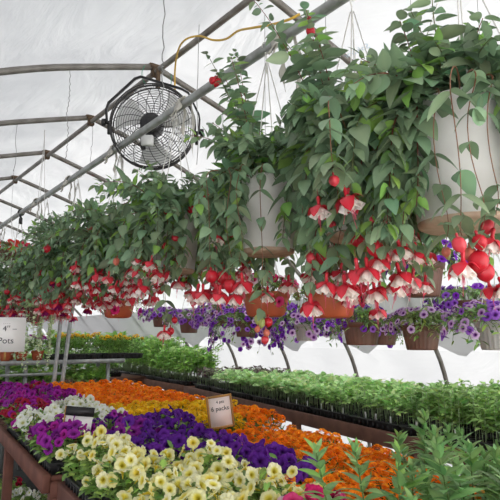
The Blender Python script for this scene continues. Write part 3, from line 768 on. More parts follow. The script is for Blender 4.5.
# terracotta baskets under the ridge
p = at(266,317,D=3.2); flower_basket(tuple(p), 'terra', .135, .135, .105, ['star','star','pink'], 'terracotta coloured basket of pink and white petunias below the tall white pot', 26, .19, .08, 3, .03, (100,130,70), nleaf=320)
p = at(332,318,D=2.8); flower_basket(tuple(p), 'terra', .125, .13, .10, ['pink'], 'terracotta coloured basket half hidden behind the big red fuchsia flowers', 8, .15, .05, 4, .028, (100,126,70), nleaf=320)
p = at(118,318,D=4.8); flower_basket(tuple(p), 'terra', .135, .135, .105, ['magenta','pink'], 'terracotta coloured basket with magenta petunias hanging at left', 22, .19, .08, 5, .03, nleaf=320)
p = at(362,345,D=3.3); flower_basket(tuple(p), 'brown', .105, .125, .085, ['cviolet','deep'], 'reddish brown basket with few violet flowers, left of the ribbed brown pot', 20, .15, .04, 6, .018, nleaf=260)
# calibrachoas along the right
p = at(422,350,D=3.15); flower_basket(tuple(p), 'brown', .100, .128, .078, ['lav'], 'ribbed brown pot of pale lavender calibrachoa with dark centres', 60, .17, .035, 7, .017, (120,140,84))
p = at(424,297,D=2.9); flower_basket(tuple(p), 'brown', .10, .17, .075, ['deep'], 'tall brown pot of deep violet flowers hanging beside the nearest white pot', 46, .20, .05, 8, .020)
p = at(500,350,D=2.9); flower_basket(tuple(p), 'grey', .10, .13, .08, ['cviolet','lav'], 'grey pot of violet calibrachoa cut by the right edge', 90, .24, .07, 9, .018)
p = at(306,341,D=3.9); flower_basket(tuple(p), 'grey', .075, .11, .06, ['cviolet','deep','lav'], 'small white pot of violet calibrachoa hanging behind the terracotta baskets', 110, .22, .10, 10, .018)
p = at(246,337,D=4.4); flower_basket(tuple(p), 'brown', .09, .12, .07, ['cviolet','deep','lav'], 'cascading violet calibrachoa basket left of the small white pot', 170, .27, .20, 11, .018)
p = at(276,330,D=4.6); flower_basket(tuple(p), 'brown', .09, .12, .07, ['deep','cviolet'], 'violet calibrachoa basket directly behind the terracotta basket', 140, .26, .14, 12, .018)
p = at(222,326,D=5.2); flower_basket(tuple(p), 'brown', .10, .12, .08, ['cviolet','lav'], 'violet and lilac calibrachoa basket beyond the cascading one', 120, .26, .12, 13, .021, hi=False)
p = at(189,333,D=5.8); flower_basket(tuple(p), 'brown', .10, .14, .08, ['lav','cviolet'], 'small brown pot of lilac calibrachoa left of the violet cascade', 70, .24, .05, 14, .022, hi=False)
p = at(161,327,D=6.6); flower_basket(tuple(p), 'brown', .10, .13, .08, ['lav','cviolet'], 'farthest brown pot of pale lilac calibrachoa', 60, .24, .05, 15, .022, hi=False)
p = at(385,345,D=4.1); flower_basket(tuple(p), 'brown', .09, .12, .07, ['cviolet','lav'], 'violet basket in the gap between the reddish brown and the ribbed pots', 70, .22, .12, 16, .018)
p = at(470,322,D=3.8); flower_basket(tuple(p), 'brown', .10, .13, .08, ['cviolet','deep'], 'violet calibrachoa basket behind the nearest fuchsia flowers at right', 90, .26, .14, 17, .019)
p = at(345,330,D=4.6); flower_basket(tuple(p), 'brown', .09, .12, .07, ['cviolet','deep'], 'violet basket behind the biggest red fuchsia blooms', 80, .24, .12, 18, .019)
p = at(8,262,D=6.8); flower_basket(tuple(p), 'brown', .12, .14, .09, ['geran'], 'basket of orange red flowers high up at the left edge', 60, .26, .08, 19, .03, hi=False)

# ------------------------------------------------------------------ benches
HA = math.radians(7.0); CA = Vector((1.0, 3.0, 0)); UA = Vector((math.sin(HA), math.cos(HA), 0)); VA = Vector((math.cos(HA), -math.sin(HA), 0))
def A(u, v, z=0.): return CA+UA*u+VA*v+Vector((0,0,z))
HB = math.radians(11.2); CB = Vector((3.24, 3.05, 0)); UB = Vector((math.sin(HB), math.cos(HB), 0)); VB = Vector((math.cos(HB), -math.sin(HB), 0))
def B(u, v, z=0.): return CB+UB*u+VB*v+Vector((0,0,z))
HT = math.radians(7.0); CT = B(3.74, 0.0)
def T2(u, v, z=0.): return CT+Vector((math.sin(HT), math.cos(HT), 0))*u+Vector((math.cos(HT), -math.sin(HT), 0))*v+Vector((0,0,z))
def bench(name, label, fr, ang, u0, u1, v0, v1, ztop, wood, slat=.07, leg_us=(), rail=.09, legv=None):
    """slatted timber bench; local x = v, local y = u"""
    t = thing(name, label, 'bench', fr(u0, v0), -ang, None)
    L = u1-u0; W = v1-v0; g = .025; n = int(L/(slat+g))
    sl = MB()
    for i in range(n): sl.box((W/2, (i+.5)*L/n, ztop-.0125), (W-.08, slat, .022))
    sl.build('slats', M[wood], t, smooth=False)
    for q in (.02, W-.02):
        b = MB(); b.box((q, L/2, ztop-rail/2+.012), (.04, L, rail), bev=.004); b.build('side_rail', M[wood], t, smooth=False)
    for q in (.02, L-.02):
        b = MB(); b.box((W/2, q, ztop-rail/2-.025), (W-.082, .04, rail-.02), bev=.004); b.build('end_rail', M[wood], t, smooth=False)
    for q in leg_us:
        for v in (legv or (.075, W-.075)):
            b = MB(); b.box((v, q-u0, (ztop-.026)/2), (.065,.065,ztop-.026), bev=.004); b.build('leg', M[wood], t, smooth=False)
    for q in leg_us[1:-1]:
        b = MB(); b.box((W/2, q-u0, ztop-.06), (W-.22,.04,.07)); b.build('cross_beam', M[wood], t, smooth=False)
    return t
ZA, ZA2, ZB = .75, .715, .80
bench('flower_bench', 'red brown slatted timber bench carrying the white, violet and orange flowers', A, HA, .02, 3.50, -.02, 1.50, ZA, 'wood', leg_us=(.06,1.7,3.44))
bench('display_bench', 'lower slatted timber bench carrying the yellow petunias in the foreground', A, HA, -2.9, 0.0, .05, 1.50, ZA2, 'wood', leg_us=(-2.84,-1.4,-.06))
bench('seedling_bench', 'long dark timber bench of seedling trays beside the right wall', B, HB, -2.2, 3.70, 0.0, 1.02, ZB, 'wood2', leg_us=(-2.1,-.6,.9,2.4,3.6), rail=.10)
bench('tomato_bench', 'narrower dark timber bench of tall tomato seedlings, continuing the seedling bench', T2, HT, .02, 4.0, 0.0, .66, ZB, 'wood2', leg_us=(.08,2.0,3.94), rail=.10)

# ------------------------------------------------------------------ trays
TL, TW, TH = .54, .275, .062
def tray_mesh():
    mb = MB(); x, y = TW/2, TL/2; t = .012
    def rect(hx, hy, z): return [(-hx,-hy,z),(hx,-hy,z),(hx,hy,z),(-hx,hy,z)]
    rings = [rect(x-.022,y-.022,0), rect(x-.010,y-.010,TH-.010), rect(x-.010,y-.010,TH-.008), rect(x,y,TH-.008), rect(x,y,TH), rect(x-.012,y-.012,TH), rect(x-.024,y-.024,.006)]
    V = [p for r in rings for p in r]; F = []
    for i in range(len(rings)-1):
        for j in range(4): F.append((i*4+j, i*4+(j+1)%4, (i+1)*4+(j+1)%4, (i+1)*4+j))
    F.append((3,2,1,0)); F.append((24,25,26,27)); mb.add(V, [np.array(F)])
    for s in (-1,1):
        for k in range(9): yy = -y+.05+k*(2*y-.1)/8; mb.box((s*(x-.013), yy, TH*.45), (.008,.012,TH*.72))
        for k in range(4): xx = -x+.05+k*(2*x-.1)/3; mb.box((xx, s*(y-.013), TH*.45), (.012,.008,TH*.72))
    return mb.mesh('tray', M['black'], False)
def cells_mesh(nx, ny, zt):
    mb = MB(); x, y = TW/2-.026, TL/2-.026
    for i in range(nx+1): mb.box((-x+2*x*i/nx, 0, (zt+.01)/2), (.005, 2*y, zt-.01))
    for j in range(ny+1): mb.box((0, -y+2*y*j/ny, (zt+.01)/2), (2*x, .005, zt-.011))
    return mb.mesh('cell_pack', M['black'], False)
def soil_mesh(zt):
    mb = MB(); x, y = TW/2-.028, TL/2-.028; n, m = 6, 12
    V = [(-x+2*x*i/n, -y+2*y*j/m, zt+rng.normal(0,.003)) for j in range(m+1) for i in range(n+1)]
    F = [(j*(n+1)+i, j*(n+1)+i+1, (j+1)*(n+1)+i+1, (j+1)*(n+1)+i) for j in range(m) for i in range(n)]
    mb.add(V, [np.array(F)]); return mb.mesh('soil', M['soil'])
TRAY = tray_mesh(); CELL = cells_mesh(3, 8, .066); CELL2 = cells_mesh(4, 9, .062); SOIL = soil_mesh(.052)
COLS = ['along the left bench edge', 'in the second row from the left edge', 'in the middle row', 'in the second row from the right edge', 'along the right bench edge']
def new_flat(name, label, cat, group, loc, ang):
    t = thing(name, label, cat, loc, ang, group); put('tray', TRAY, t); put('cell_pack', CELL, t); put('soil', SOIL, t); return t
def petunia_flat(loc, ang, cols, label, seed, nfl=30, hgt=.15, fs=.031, nleaf=520, hi=True, group='flats of petunias on the flower benches', lean=(-.25,-.35), near=None, name='petunia_flat'):
    global rng
    rng = np.random.default_rng(seed); rnd.seed(seed)
    t = new_flat(name, label, 'flower tray', group, loc, ang)
    P = []; D = []; S = []
    hx, hy = TW/2, TL/2
    def top(x, y): return TH+hgt*(1-.35*abs(x/hx)**2.5-.25*abs(y/hy)**4)*(1+.12*math.sin(x*37+seed)+.12*math.sin(y*29+seed*2))
    for i in range(nleaf):
        x = rnd.uniform(-1,1)*hx*1.05; y = rnd.uniform(-1,1)*hy*1.0; z = TH+(top(x,y)-TH)*rnd.uniform(.1,.97)
        P.append((x,y,z)); S.append(rnd.uniform(.035,.06))
    P = np.array(P); D = rand_dirs(len(P), -15, 60); D[:,:2] += P[:,:2]*2.5
    lf = MB(); add_leaves(lf, LP if hi else LP_lo, P, D, np.array(S), tints(len(P), (104,134,66), .2, .1, (138,166,84), .3))
    st = MB()
    for i in range(40):
        x = rnd.uniform(-1,1)*hx*.85; y = rnd.uniform(-1,1)*hy*.92; st.tube([(x*.8,y*.95,.05),(x,y,(TH+top(x,y))/2),(x*1.05,y*1.02,top(x,y)*.95)], .0018, 4, lin((112,138,70)))
    st.build('stems', M['leaf'], t)
    lf.build('foliage', M['leaf'], t)
    pts = []; tries = 0
    while len(pts) < nfl and tries < 4000:
        tries += 1; x = rnd.uniform(-1,1)*hx*1.12; y = rnd.uniform(-1,1)*hy*1.03
        if all((x-a)**2+(y-b)**2 > (fs*1.25)**2 for a, b in pts): pts.append((x,y))
    for x, y in pts:
        z = top(max(-hx,min(hx,x)), y)+rnd.uniform(.0,.035)
        n = Vector((x*2.2+lean[0]+rnd.gauss(0,.6), y*.9+lean[1]+rnd.gauss(0,.6), rnd.uniform(.15,1.0))).normalized()
        s = fs*rnd.uniform(.72,1.12); cc = near if near and y < -.12 else cols
        put('flower', rnd.choice(PET[rnd.choice(cc)]), t, (x,y,z), quat(n, rnd.uniform(0,6)), (s*rnd.uniform(.8,1), s, s*rnd.uniform(.8,1.5)))
    return t
def marigold_flat(loc, ang, col, label, seed, nx=5, ny=10, hgt=.13, fs=.037, hi=True, group='flats of marigolds on the flower benches'):
    global rng
    rng = np.random.default_rng(seed); rnd.seed(seed)
    t = new_flat('marigold_flat', label, 'flower tray', group, loc, ang); hx, hy = TW/2, TL/2
    n = 1100 if hi else 600
    P = np.stack([rng.uniform(-hx,hx,n), rng.uniform(-hy,hy,n), TH+rng.uniform(0.,hgt*.95,n)], 1); D = rand_dirs(n, 0, 75)
    lf = MB(); add_leaves(lf, LN_lo, P, D, rng.uniform(.03,.055,n), tints(n, (86,120,54), .2, .1))
    lf.build('foliage', M['leaf'], t)
    for i in range(nx):
        for j in range(ny):
            if rnd.random() < .06: continue
            x = -hx+(i+.5)*2*hx/nx+rnd.gauss(0,.009); y = -hy+(j+.5)*2*hy/ny+rnd.gauss(0,.009)
            z = TH+hgt+rnd.gauss(.0,.016); nn = Vector((rnd.gauss(-.1,.28)+x, rnd.gauss(-.15,.28), 1)).normalized()
            put('flower_head', rnd.choice(MAR[col]), t, (x,y,z), quat(nn, rnd.uniform(0,6)), fs*rnd.uniform(.82,1.15))
    return t
def snap_flat(loc, ang, label, seed, n=12, hgt=.3, leafL=.075, group='flats of leafy flowerless plants in the right foreground', green=(108,140,90)):
    """upright stems with whorls of narrow leaves"""
    global rng
    rng = np.random.default_rng(seed); rnd.seed(seed)
    t = new_flat('leafy_plant_flat', label, 'plant tray', group, loc, ang); hx, hy = TW/2, TL/2
    k = 0
    for i in range(3):
        for j in range(n//3):
            x = -hx+(i+.5)*2*hx/3+rnd.gauss(0,.012); y = -hy+(j+.5)*2*hy/(n//3)+rnd.gauss(0,.012); hh = hgt*rnd.uniform(.75,1.12)
            lx, ly = rnd.gauss(0,.03), rnd.gauss(0,.03); S = MB(); Q = [(x+lx*(q/6)**1.5, y+ly*(q/6)**1.5, .05+hh*q/6) for q in range(7)]
            S.tube(Q, [.0034,.0032,.003,.0028,.0025,.002,.0015], 6, lin((104,132,66)))
            P = []; D = []; L = []
            nn = 17; a = rnd.uniform(0,6)
            for q in range(nn):
                f = (q+1)/nn; b = Vector(Q[0]).lerp(Vector(Q[6]), f); b = Vector((x+lx*f**1.5, y+ly*f**1.5, .05+hh*f))
                for w in range(3 if q < nn-4 else 4):
                    a += 2.4; el = math.radians(rnd.uniform(5,35) + 45*f**3)
                    P.append(tuple(b)); D.append((math.cos(a)*math.cos(el), math.sin(a)*math.cos(el), math.sin(el))); L.append(leafL*(1.-.55*f**3)*rnd.uniform(.75,1.15)*(.6+.4*min(1,f*3)))
            add_leaves(S, LN, np.array(P), np.array(D), np.array(L), tints(len(P), green, .15, .1, (120,156,84), .12))
            S.build('plant', M['leaf'], t)
    return t
def seedling_flat(loc, ang, label, seed, kind='cabbage', hgt=.13, n=60, hi=True, tags=0, group='trays of seedlings on the long bench'):
    global rng
    rng = np.random.default_rng(seed); rnd.seed(seed)
    t = thing('seedling_flat', label, 'seedling tray', loc, ang, group); put('tray', TRAY, t); put('cell_pack', CELL2, t); put('soil', SOIL, t)
    S = MB(); hx, hy = TW/2-.02, TL/2-.02; P = []; D = []; L = []
    nx = 5; ny = max(4, n//5)
    for i in range(nx):
        for j in range(ny):
            x = -hx+(i+.5)*2*hx/nx+rnd.gauss(0,.006); y = -hy+(j+.5)*2*hy/ny+rnd.gauss(0,.006); hh = hgt*rnd.uniform(.75,1.15)
            lx, ly = rnd.gauss(0,.012), rnd.gauss(0,.012)
            S.tube([(x,y,.045),(x+lx*.4,y+ly*.4,.05+hh*.6),(x+lx,y+ly,.05+hh)], .0022 if hgt < .2 else .0030, 4, lin((186,208,160)))
            m = {'cabbage':6,'tomato':15,'purple':7,'basil':8,'herb':22}[kind]; a = rnd.uniform(0,6)
            for q in range(m):
                a += 2.4; f = (rnd.uniform(.55,1.) if kind in ('cabbage','purple','basil') else rnd.uniform(.3,1.)); el = math.radians(rnd.uniform(-5,50))
                P.append((x+lx*f,y+ly*f,.05+hh*f)); D.append((math.cos(a)*math.cos(el), math.sin(a)*math.cos(el), math.sin(el)))
                L.append({'cabbage':.068,'tomato':.095,'purple':.06,'basil':.055,'herb':.06}[kind]*rnd.uniform(.6,1.15))
    base, alt, T = {'cabbage':((156,190,132),(186,212,156),LR),'tomato':((130,168,92),(160,192,112),LF_lo if not hi else LF),'purple':((92,74,76),(110,120,84),LR),
            'basil':((138,176,106),(168,200,126),LF),'herb':((128,162,98),(156,186,116),LF_lo)}[kind]
    if not hi and kind != 'tomato': T = LF_lo
    add_leaves(S, T, np.array(P), np.array(D), np.array(L), tints(len(P), base, .14, .08, alt, .35))
    S.build('seedlings', M['leaf'], t)
    for k in range(tags):
        b = MB(); y = -hy*.8+k*2*hy/max(1,tags)+rnd.uniform(-.03,.03); b.box((-hx+.012, y, .075), (.0015,.018,.06)); o = b.build('plant_tag', M['tag'], t, smooth=False)
    return t

# --- layout of the flower benches (row, column) -> planting
def cell(c): return .06+.14+.282*c
def ucen(r):
    return {-5:-2.54,-4:-1.98,-3:-1.42,-2:-.86,-1:-.30}.get(r, .30+.555*r)
rows_near = {-4:'nearest to the viewer', -3:'second from the near end', -2:'behind the nearest yellow petunias', -1:'at the far end of the lower bench'}
rows_far = {0:'at the near end of the upper bench', 1:'second from the near end of the upper bench', 2:'third along the upper bench', 3:'fourth along the upper bench', 4:'fifth along the upper bench', 5:'sixth along the upper bench', 6:'seventh along the upper bench', 7:'at the far end of the upper bench'}
LAY = {
 -5: [None,None,'snap','snap',None],
 -4: ['pink','snap','snap','snap','snap'],
 -3: ['yellow','ypink','orange','orange','snap2'],
 -2: ['yellow','yellow','purple','orange','orange'],
 -1: ['yellow','purple','purple','orange','orange'],
  0: ['magenta','violet','purple','ymar','orange'],
  1: ['white','white','ymar','ymar','ymar'],
  2: ['red','white','orange','orange','orange'],
  3: ['magenta','magenta','orange','orange','orange'],
  4: ['magenta','magenta','orange','orange','orange'],
  5: ['magenta','red','orange','orange','orange'],
}
CL = ['leftmost','second from left','middle','second from right','rightmost']
def where(r, c):
    if r < 0: return 'lower bench, %s row from near end, %s' % (ORD[r+5], CL[c])
    return 'upper bench, %s row from near end, %s' % (ORD[r], CL[c])
DESC = {'yellow':'flat of pale yellow petunias','pink':'flat of pink petunias','ypink':'flat of yellow and pink petunias','purple':'flat of deep purple petunias','violet':'flat of violet purple petunias','magenta':'flat of magenta petunias','white':'flat of white petunias','white2':'flat of white petunias','red':'flat of dark red petunias','orange':'flat of orange marigolds','ymar':'flat of yellow marigolds','snap':'flat of tall leafy green plants','snap2':'flat of tall leafy green plants'}
for r, row in LAY.items():
    for c, k in enumerate(row):
        if k is None: continue
        z = (ZA2 if r < 0 else ZA)+.001; loc = A(ucen(r), cell(c)-(.05 if c == 0 and r in (0,1,2) else 0), z); sd = 1000+r*17+c*3
        lab = '%s, %s' % (DESC[k], where(r, c))
        hi = r < 2
        if k == 'yellow': petunia_flat(loc, -HA, ['yellow'], lab, sd, 46, .17, .033)
        elif k == 'ypink': petunia_flat(loc, -HA, ['yellow'], lab, sd, 46, .17, .032, near=['pink','pink','star','yellow'])
        elif k == 'pink': petunia_flat(loc, -HA, ['pink'], lab, sd, 34, .15, .032)
        elif k in ('purple','violet','magenta','red'): petunia_flat(loc, -HA, {'purple':['purple'],'violet':['violet','purple'],'magenta':['magenta','magenta','violet'],'red':['red','red','magenta']}[k], lab, sd, 54, .14, .037, hi=hi)
        elif k in ('white','white2'): petunia_flat(loc, -HA, ['white'], lab, sd, 46, .14, .037)
        elif k == 'orange': marigold_flat(loc, -HA, 'orange', lab, sd, hgt=.095 if r < 0 else .12, hi=hi)
        elif k == 'ymar': marigold_flat(loc, -HA, 'yellow', lab, sd, hgt=.12)
        elif k == 'snap': snap_flat(loc, -HA, lab, sd, (6 if c == 1 else 9) if r > -5 else 9, .34 if r > -5 else .38, .105)
        elif k == 'snap2': snap_flat(loc, -HA, lab, sd, 9, .30, .10)

# --- seedling bench
BR = ['in the front row', 'in the middle row', 'in the back row']
for i in range(17):
    u = -1.9+.562*i
    for c in range(3 if i < 10 else 2):
        v = .175+.315*c if i < 10 else .16+.29*c; loc = B(u, v, ZB+.001) if i < 10 else T2(.31+.562*(i-10), v, ZB+.001); sd = 3000+i*7+c
        if i < 3: kind, hg, n, desc = 'herb', .26, 50, 'tray of bushy feathery seedlings'
        elif i < 5: kind, hg, n, desc = ('basil' if c < 2 else 'cabbage'), .18, 70, 'tray of small green seedlings'
        elif i < 8: kind, hg, n, desc = 'cabbage', .19, 65, 'tray of pale green cabbage seedlings'
        elif i < 10: kind, hg, n, desc = ('purple' if c > 0 or i == 9 else 'cabbage'), .19, 60, ('tray of dark purple seedlings' if c > 0 or i == 9 else 'tray of pale green cabbage seedlings')
        else: kind, hg, n, desc = 'tomato', (.40 if i < 12 else .54), 50, 'tray of tall leafy tomato seedlings'
        seedling_flat(loc, -HB if i < 10 else -HT, '%s, %s row of seedling benches, %s from near end' % (desc, ('front','middle','back')[c] if i < 10 else ('front','back')[c], ORD[i]), sd, kind, hg, n, hi=(i < 8), tags=(3 if i in (2,3,4,5) and c == 0 else (1 if i == 1 and c == 0 else 0)))

# ------------------------------------------------------------------ signs
def card(name, label, loc, w, h, face, m, frame=None, tilt=0., lines=(), stake=.0, group=None):
    """upright card; local X right, local Z up, front = local -Y, base at loc"""
    t = thing(name, label, 'sign', loc, face, group); R = Matrix.Rotation(tilt,4,'Y')
    b = MB(); b.box((0,0,h/2),(w,.004,h)); o = b.build('card', M[m], t, smooth=False)
    if frame:
        f = MB(); fw = .012
        for sx in (-1,1): f.box((sx*(w/2+fw/2),0,h/2),(fw,.012,h+2*fw))
        f.box((0,0,h+fw/2),(w,.012,fw)); f.box((0,0,-fw/2),(w,.012,fw)); f.build('frame', M[frame], t, smooth=False)
    for (s, size, x, z) in lines:
        k = text_mesh('lettering', s, size, M['ink'], t); k.location = (x,-.0032,z); k.rotation_euler = (math.pi/2,0,0)
    if stake: q = MB(); q.box((0,.006,-stake/2),(.014,.008,stake)); q.build('stake', M['signframe'], t, smooth=False)
    if tilt: t.rotation_euler = (0, 0, 0); t.rotation_mode = 'XYZ'; t.matrix_world = Matrix.Translation(loc) @ Matrix.Rotation(face,4,'Z') @ Matrix.Rotation(-tilt,4,'Y')
    return t
def facing(loc): return math.atan2(loc[1], loc[0])-math.pi/2        # card front turned to the aisle the viewer stands in
p = A(.02, 1.0, 0); sg = at(222,426,D=3.45)
card('price_sign', 'small framed card reading 6 packs standing in the marigolds', sg, .128, .165, facing(sg)+.15, 'pink_paper', 'signframe', .13, [('6 packs',.036,.0,.100),('4 pts',.024,.004,.138)], stake=max(.05,sg.z-ZA-.07))
sg = at(5,352,D=4.1); card('paper_sign', 'white paper sign reading 4 inch Pots at the left edge', sg, .235, .225, facing(sg), 'paper', None, 0, [('Pots',.055,.0,.072),('4\u2033 \u2013',.05,.02,.150),('- - - -',.02,.0,.185)], stake=.05)
sg = at(77,432,D=3.42); t = card('sign_holder', 'dark topped white card leaning among the magenta petunias', sg, .145, .085, facing(sg)-.05, 'paper', None, 0, [], stake=.16)
b = MB(); b.box((0,-.004,.110),(.155,.010,.05)); b.build('dark_header', M['blackmetal'], t, smooth=False)
b = MB(); b.box((-.079,-.002,.055),(.007,.012,.16)); b.build('side_edge', M['signframe'], t, smooth=False)
t.rotation_euler = (math.radians(-8), math.radians(6), t.rotation_euler.z)

# ------------------------------------------------------------------ galvanised rack at the back left
RY = 6.75; RH = H-.27
t = thing('plant_rack', 'galvanised metal rack crossing the left background behind the magenta petunias', 'rack', (1.0,RY,0))
def rx(px, y=RY): return at(px,340,Y=y).x-1.0
b = MB(); b.box((rx(60)/2-.2+.0, 0, RH-.02),(rx(60)+.5,.03,.05)); b.build('shelf_rail', M['galv'], t, smooth=False)
b = MB(); b.box(((rx(125)+rx(66))/2, 0, RH-.02),(rx(125)-rx(66),.03,.05)); b.build('shelf_rail', M['galv'], t, smooth=False)
b = MB(); b.box((rx(125)/2-.2, .62, RH-.02),(rx(125)+.5,.03,.05)); b.build('shelf_rail', M['galv'], t, smooth=False)
for k in range(26): 
    pass
b = MB()
for k in range(24): b.box((-.35+k*(rx(125)+.4)/23, .31, RH-.008),(.012,.60,.006))
for k in range(6): b.box((rx(125)/2-.2, .05+k*.105, RH-.013),(rx(125)+.5,.012,.006))
b.build('mesh_shelf', M['galv'], t, smooth=False)
for zz in (H-.42, H-.55): b = MB(); b.box((rx(60)/2-.2,.0,zz),(rx(60)+.5,.025,.03)); b.build('lower_rail', M['galv'], t, smooth=False)
b = MB(); b.box((rx(125)/2-.2, .31, H-.64),(rx(125)+.5,.62,.03)); b.build('lower_shelf', M['galv'], t, smooth=False)
for px in (10, 28, 110): b = MB(); b.box((rx(px),.03,(RH-.045)/2),(.04,.03,RH-.045)); b.build('post', M['galv'], t, smooth=False)
for px in (8, 40, 80, 118): b = MB(); b.box((rx(px),.6,(RH-.045)/2),(.04,.03,RH-.045)); b.build('post', M['galv'], t, smooth=False)
for pa, pb, lab in (((61,318),(54,382),'left one of two slanting pale metal uprights before the rack'),((71,318),(62,384),'right one of two slanting pale metal uprights before the rack')):
    a = at(*pa, D=6.6); c = at(*pb, D=6.6); d = (a-c)
    b = MB(); top = c+d*1.25; bot = c-d*((c.z-0.0)/d.z)
    V = []; n = d.normalized(); sx = Vector((1,-.3,0)).normalized(); sx = (sx-n*sx.dot(n)).normalized(); sy = n.cross(sx)
    for q in (bot, top):
        for u, v in ((-1,-1),(1,-1),(1,1),(-1,1)): V.append(tuple(q+sx*u*.021+sy*v*.014))
    b.add(V,[np.array([(0,1,5,4),(1,2,6,5),(2,3,7,6),(3,0,4,7),(3,2,1,0),(4,5,6,7)])])
    tag(b.build('metal_upright', M['galv'], smooth=False), lab, 'post', 'slanting metal uprights')
marigold_flat((1.0+rx(82),RY+.16,RH), math.pi/2, 'yellow', 'flat of yellow marigolds on the metal rack, left of the tomato seedlings', 71, nx=4, ny=6, fs=.028, hgt=.22, group='plants on the metal rack')
marigold_flat((1.0+rx(82)+.58,RY+.18,RH), math.pi/2, 'yellow', 'flat of yellow marigolds at the right end of the metal rack', 72, nx=4, ny=6, fs=.028, hgt=.20, group='plants on the metal rack')
seedling_flat((1.0+rx(82),RY+.46,RH), math.pi/2, 'tray of green seedlings behind the yellow marigolds on the metal rack', 73, 'tomato', .26, 36, False, group='plants on the metal rack')
seedling_flat((1.0+rx(82)+.58,RY+.47,RH), math.pi/2, 'tray of green seedlings at the back right corner of the metal rack', 74, 'tomato', .24, 36, False, group='plants on the metal rack')
def pot_plant(loc, cols, label, seed, kind='terra', R=.07, h=.11, nfl=14, hgt=.16, green=(98,128,62), fs=.03, rad=.13, name='potted_petunia', group='potted plants on the metal rack', nl=160, trail=0.):
    global rng
    rng = np.random.default_rng(seed); rnd.seed(seed)
    t = thing(name, label, 'potted plant', loc, 0, group); k = (kind,R,h)
    if k not in PROTO:
        s = MB(); s.lathe([(0,h*.9),(R*.93,h*.88)], 20); PROTO[k] = (pot_mesh(kind,R,h,R*.75), s.mesh('soil',M['soil']))
    put('pot', PROTO[k][0], t); put('soil', PROTO[k][1], t)
    n = nl; a = rng.uniform(0,6.28,n); rr = rad*np.sqrt(rng.random(n)); z = h+hgt*rng.random(n)*(1-.5*(rr/rad)**2)
    P = np.stack([rr*np.cos(a), rr*np.sin(a), z],1)
    lf = MB(); add_leaves(lf, LP_lo, P, rand_dirs(n,-10,60), rng.uniform(.03,.06,n), tints(n, green, .2,.1))
    if trail:
        for i in range(16):
            az = rnd.uniform(0,6.28); L = trail*rnd.uniform(.5,1); Q = [(R*.6*math.cos(az),R*.6*math.sin(az),h),(R*1.4*math.cos(az),R*1.4*math.sin(az),h+.03)]+[(R*1.6*math.cos(az)+.01*math.sin(k*1.3),R*1.6*math.sin(az)+.01*math.cos(k),h-L*k/8) for k in range(1,9)]
            Q = smooth_path(Q,3); lf.tube(Q, .002, 4, lin((170,184,150)))
            Pq = np.array([tuple(q) for q in Q for _ in range(2)]); add_leaves(lf, LR, Pq, rand_dirs(len(Pq),-40,30), rng.uniform(.018,.032,len(Pq)), tints(len(Pq),(174,190,156),.1,.05))
    lf.build('foliage', M['leaf'], t)
    for i in range(nfl):
        az = rnd.uniform(0,6.28); r = rad*math.sqrt(rnd.random()); nn = Vector((math.cos(az)*r*5+rnd.gauss(0,.3), math.sin(az)*r*5-.3+rnd.gauss(0,.3), 1)).normalized()
        put('flower', rnd.choice(PET[rnd.choice(cols)]), t, (r*math.cos(az), r*math.sin(az), h+hgt*(1-.4*(r/rad)**2)+.01), quat(nn, rnd.random()*6), fs*rnd.uniform(.8,1.1))
    return t
for (px, dy, cols, g, lab) in ((10,.14,['magenta'],(90,120,60),'potted magenta petunia on the rack just behind the paper sign'),(26,.15,['white'],(96,126,70),'potted plant with whitish flowers on the rack, right of the paper sign'),(42,.14,['magenta'],(96,126,60),'potted magenta petunia on the rack, left of the slanting uprights'),(50,.42,['pink'],(80,112,56),'potted pink flowered plant at the back of the rack'),(20,.42,['magenta'],(80,112,56),'potted leafy plant at the back of the rack behind the paper sign')):
    pot_plant((1.0+rx(px),RY+dy,RH), cols, lab, 90+px, nfl=12 if dy < .3 else 5, rad=.12, hgt=.2)
p = at(34,322,D=5.4); tt = pot_plant(tuple(p), ['white'], 'silvery trailing plant spilling down beside the paper sign', 133, 'brown', .09, .12, nfl=0, hgt=.08, green=(160,178,140), name='trailing_plant', group='trailing plants', trail=.55)
w = MB(); zh = hoop_z(p.x)-p.z-.03
for i in range(3): a = i*2.094; w.tube([(.09*math.cos(a),.09*math.sin(a),.115),(0,0,zh-.05)], .0022, 5)
w.tube([(0,0,zh-.06),(0,0,zh+.02)], .004, 6); w.build('hanger', M['whitewire'], tt)
for k in range(4): seedling_flat((1.0+rx(118)-.3-k*.57, RY+.2, H-.622), math.pi/2, 'tray of seedlings on the metal rack lower shelf, %s from its right end' % ORD[k], 780+k, 'tomato', .17, 40, False, group='plants on the metal rack')
# terracotta pots on the ground shelf under the rack
for px, lab in ((36,'orange terracotta pot under the metal rack, nearer the slanting uprights'),(18,'orange terracotta pot under the metal rack, nearer the left edge')):
    pass
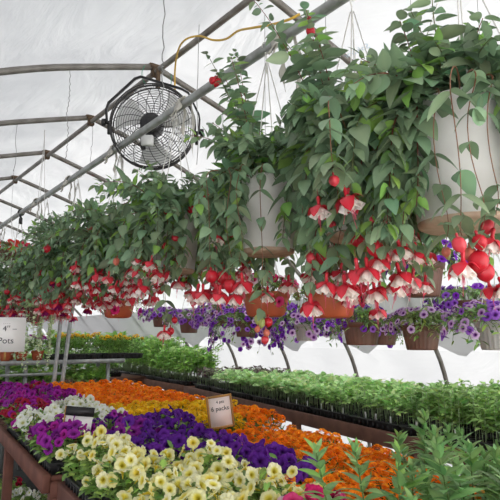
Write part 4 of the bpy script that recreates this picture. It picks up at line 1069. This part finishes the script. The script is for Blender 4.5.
# greenery on the ground and low tables at the back
GB = 'leafy trays on the far left tables'
t = thing('far_table', 'dark low table of plants beyond the metal rack', 'table', (1.2,8.7,0))
b = MB(); b.box((1.2,0,.82),(3.6,1.0,.05)); b.build('tabletop', M['wood2'], t, smooth=False)
for sx in (-.5,2.9):
    for sy in (-.42,.42): b = MB(); b.box((sx,sy,.397),(.06,.06,.794)); b.build('leg', M['wood2'], t, smooth=False)
for k in range(6):
    for c in range(2):
        seedling_flat((.75+k*.57, 8.5+c*.4, .846), math.pi/2, 'tray of leafy plants on the dark far table, %s row, %s from left' % (('front','back')[c], ORD[k]), 500+k*2+c, 'tomato', .30 if c == 0 else .38, 36, False, group=GB)

# floor level: ground cloth with trays beneath the bench
b = MB(); b.box((0,0,.002),(2.3,9.5,.004)); o = b.build('ground_cloth', M['groundcloth'], smooth=False, loc=(.85,5.2,0)); tag(o, 'black woven ground cloth on the floor under the flower bench', 'mat')
o.rotation_euler = (0,0,-HA)
petunia_flat(Vector((1.45,4.75,.005)), -HA, ['white'], 'flat of white petunias on the floor under the flower bench', 801, 30, .18, .032, group='flats on the floor')
petunia_flat(Vector((1.42,5.35,.005)), -HA, ['red'], 'flat of dark red leafy plants on the floor behind the white petunias', 802, 10, .18, .03, group='flats on the floor')
p = None

# ------------------------------------------------------------------ camera, light
cam = bpy.data.cameras.new('camera'); co = bpy.data.objects.new('camera', cam); C.objects.link(co)
cam.sensor_width = 36; cam.lens = FPX/500*36; cam.clip_start = .02; cam.clip_end = 200
co.location = (0,0,H); Rm = Matrix((Vector(RT), Vector(UP), Vector(-FW))).transposed()
co.rotation_euler = Rm.to_euler()
bpy.context.scene.camera = co
w = bpy.data.worlds.new('World'); bpy.context.scene.world = w; w.use_nodes = True
bg = w.node_tree.nodes['Background']; bg.inputs[0].default_value = (.93,.96,1,1); bg.inputs[1].default_value = 1.0
sn = bpy.data.lights.new('sun','SUN'); sn.energy = 8.0; sn.angle = math.radians(25); sn.color = (1,.97,.93)
so = bpy.data.objects.new('sun', sn); C.objects.link(so); so.rotation_euler = Vector((.30,-.92,.20)).to_track_quat('Z','Y').to_euler()
sc = bpy.context.scene
sc.view_settings.view_transform = 'Standard'; sc.view_settings.look = 'None'; sc.view_settings.gamma = 1; sc.view_settings.exposure = .36
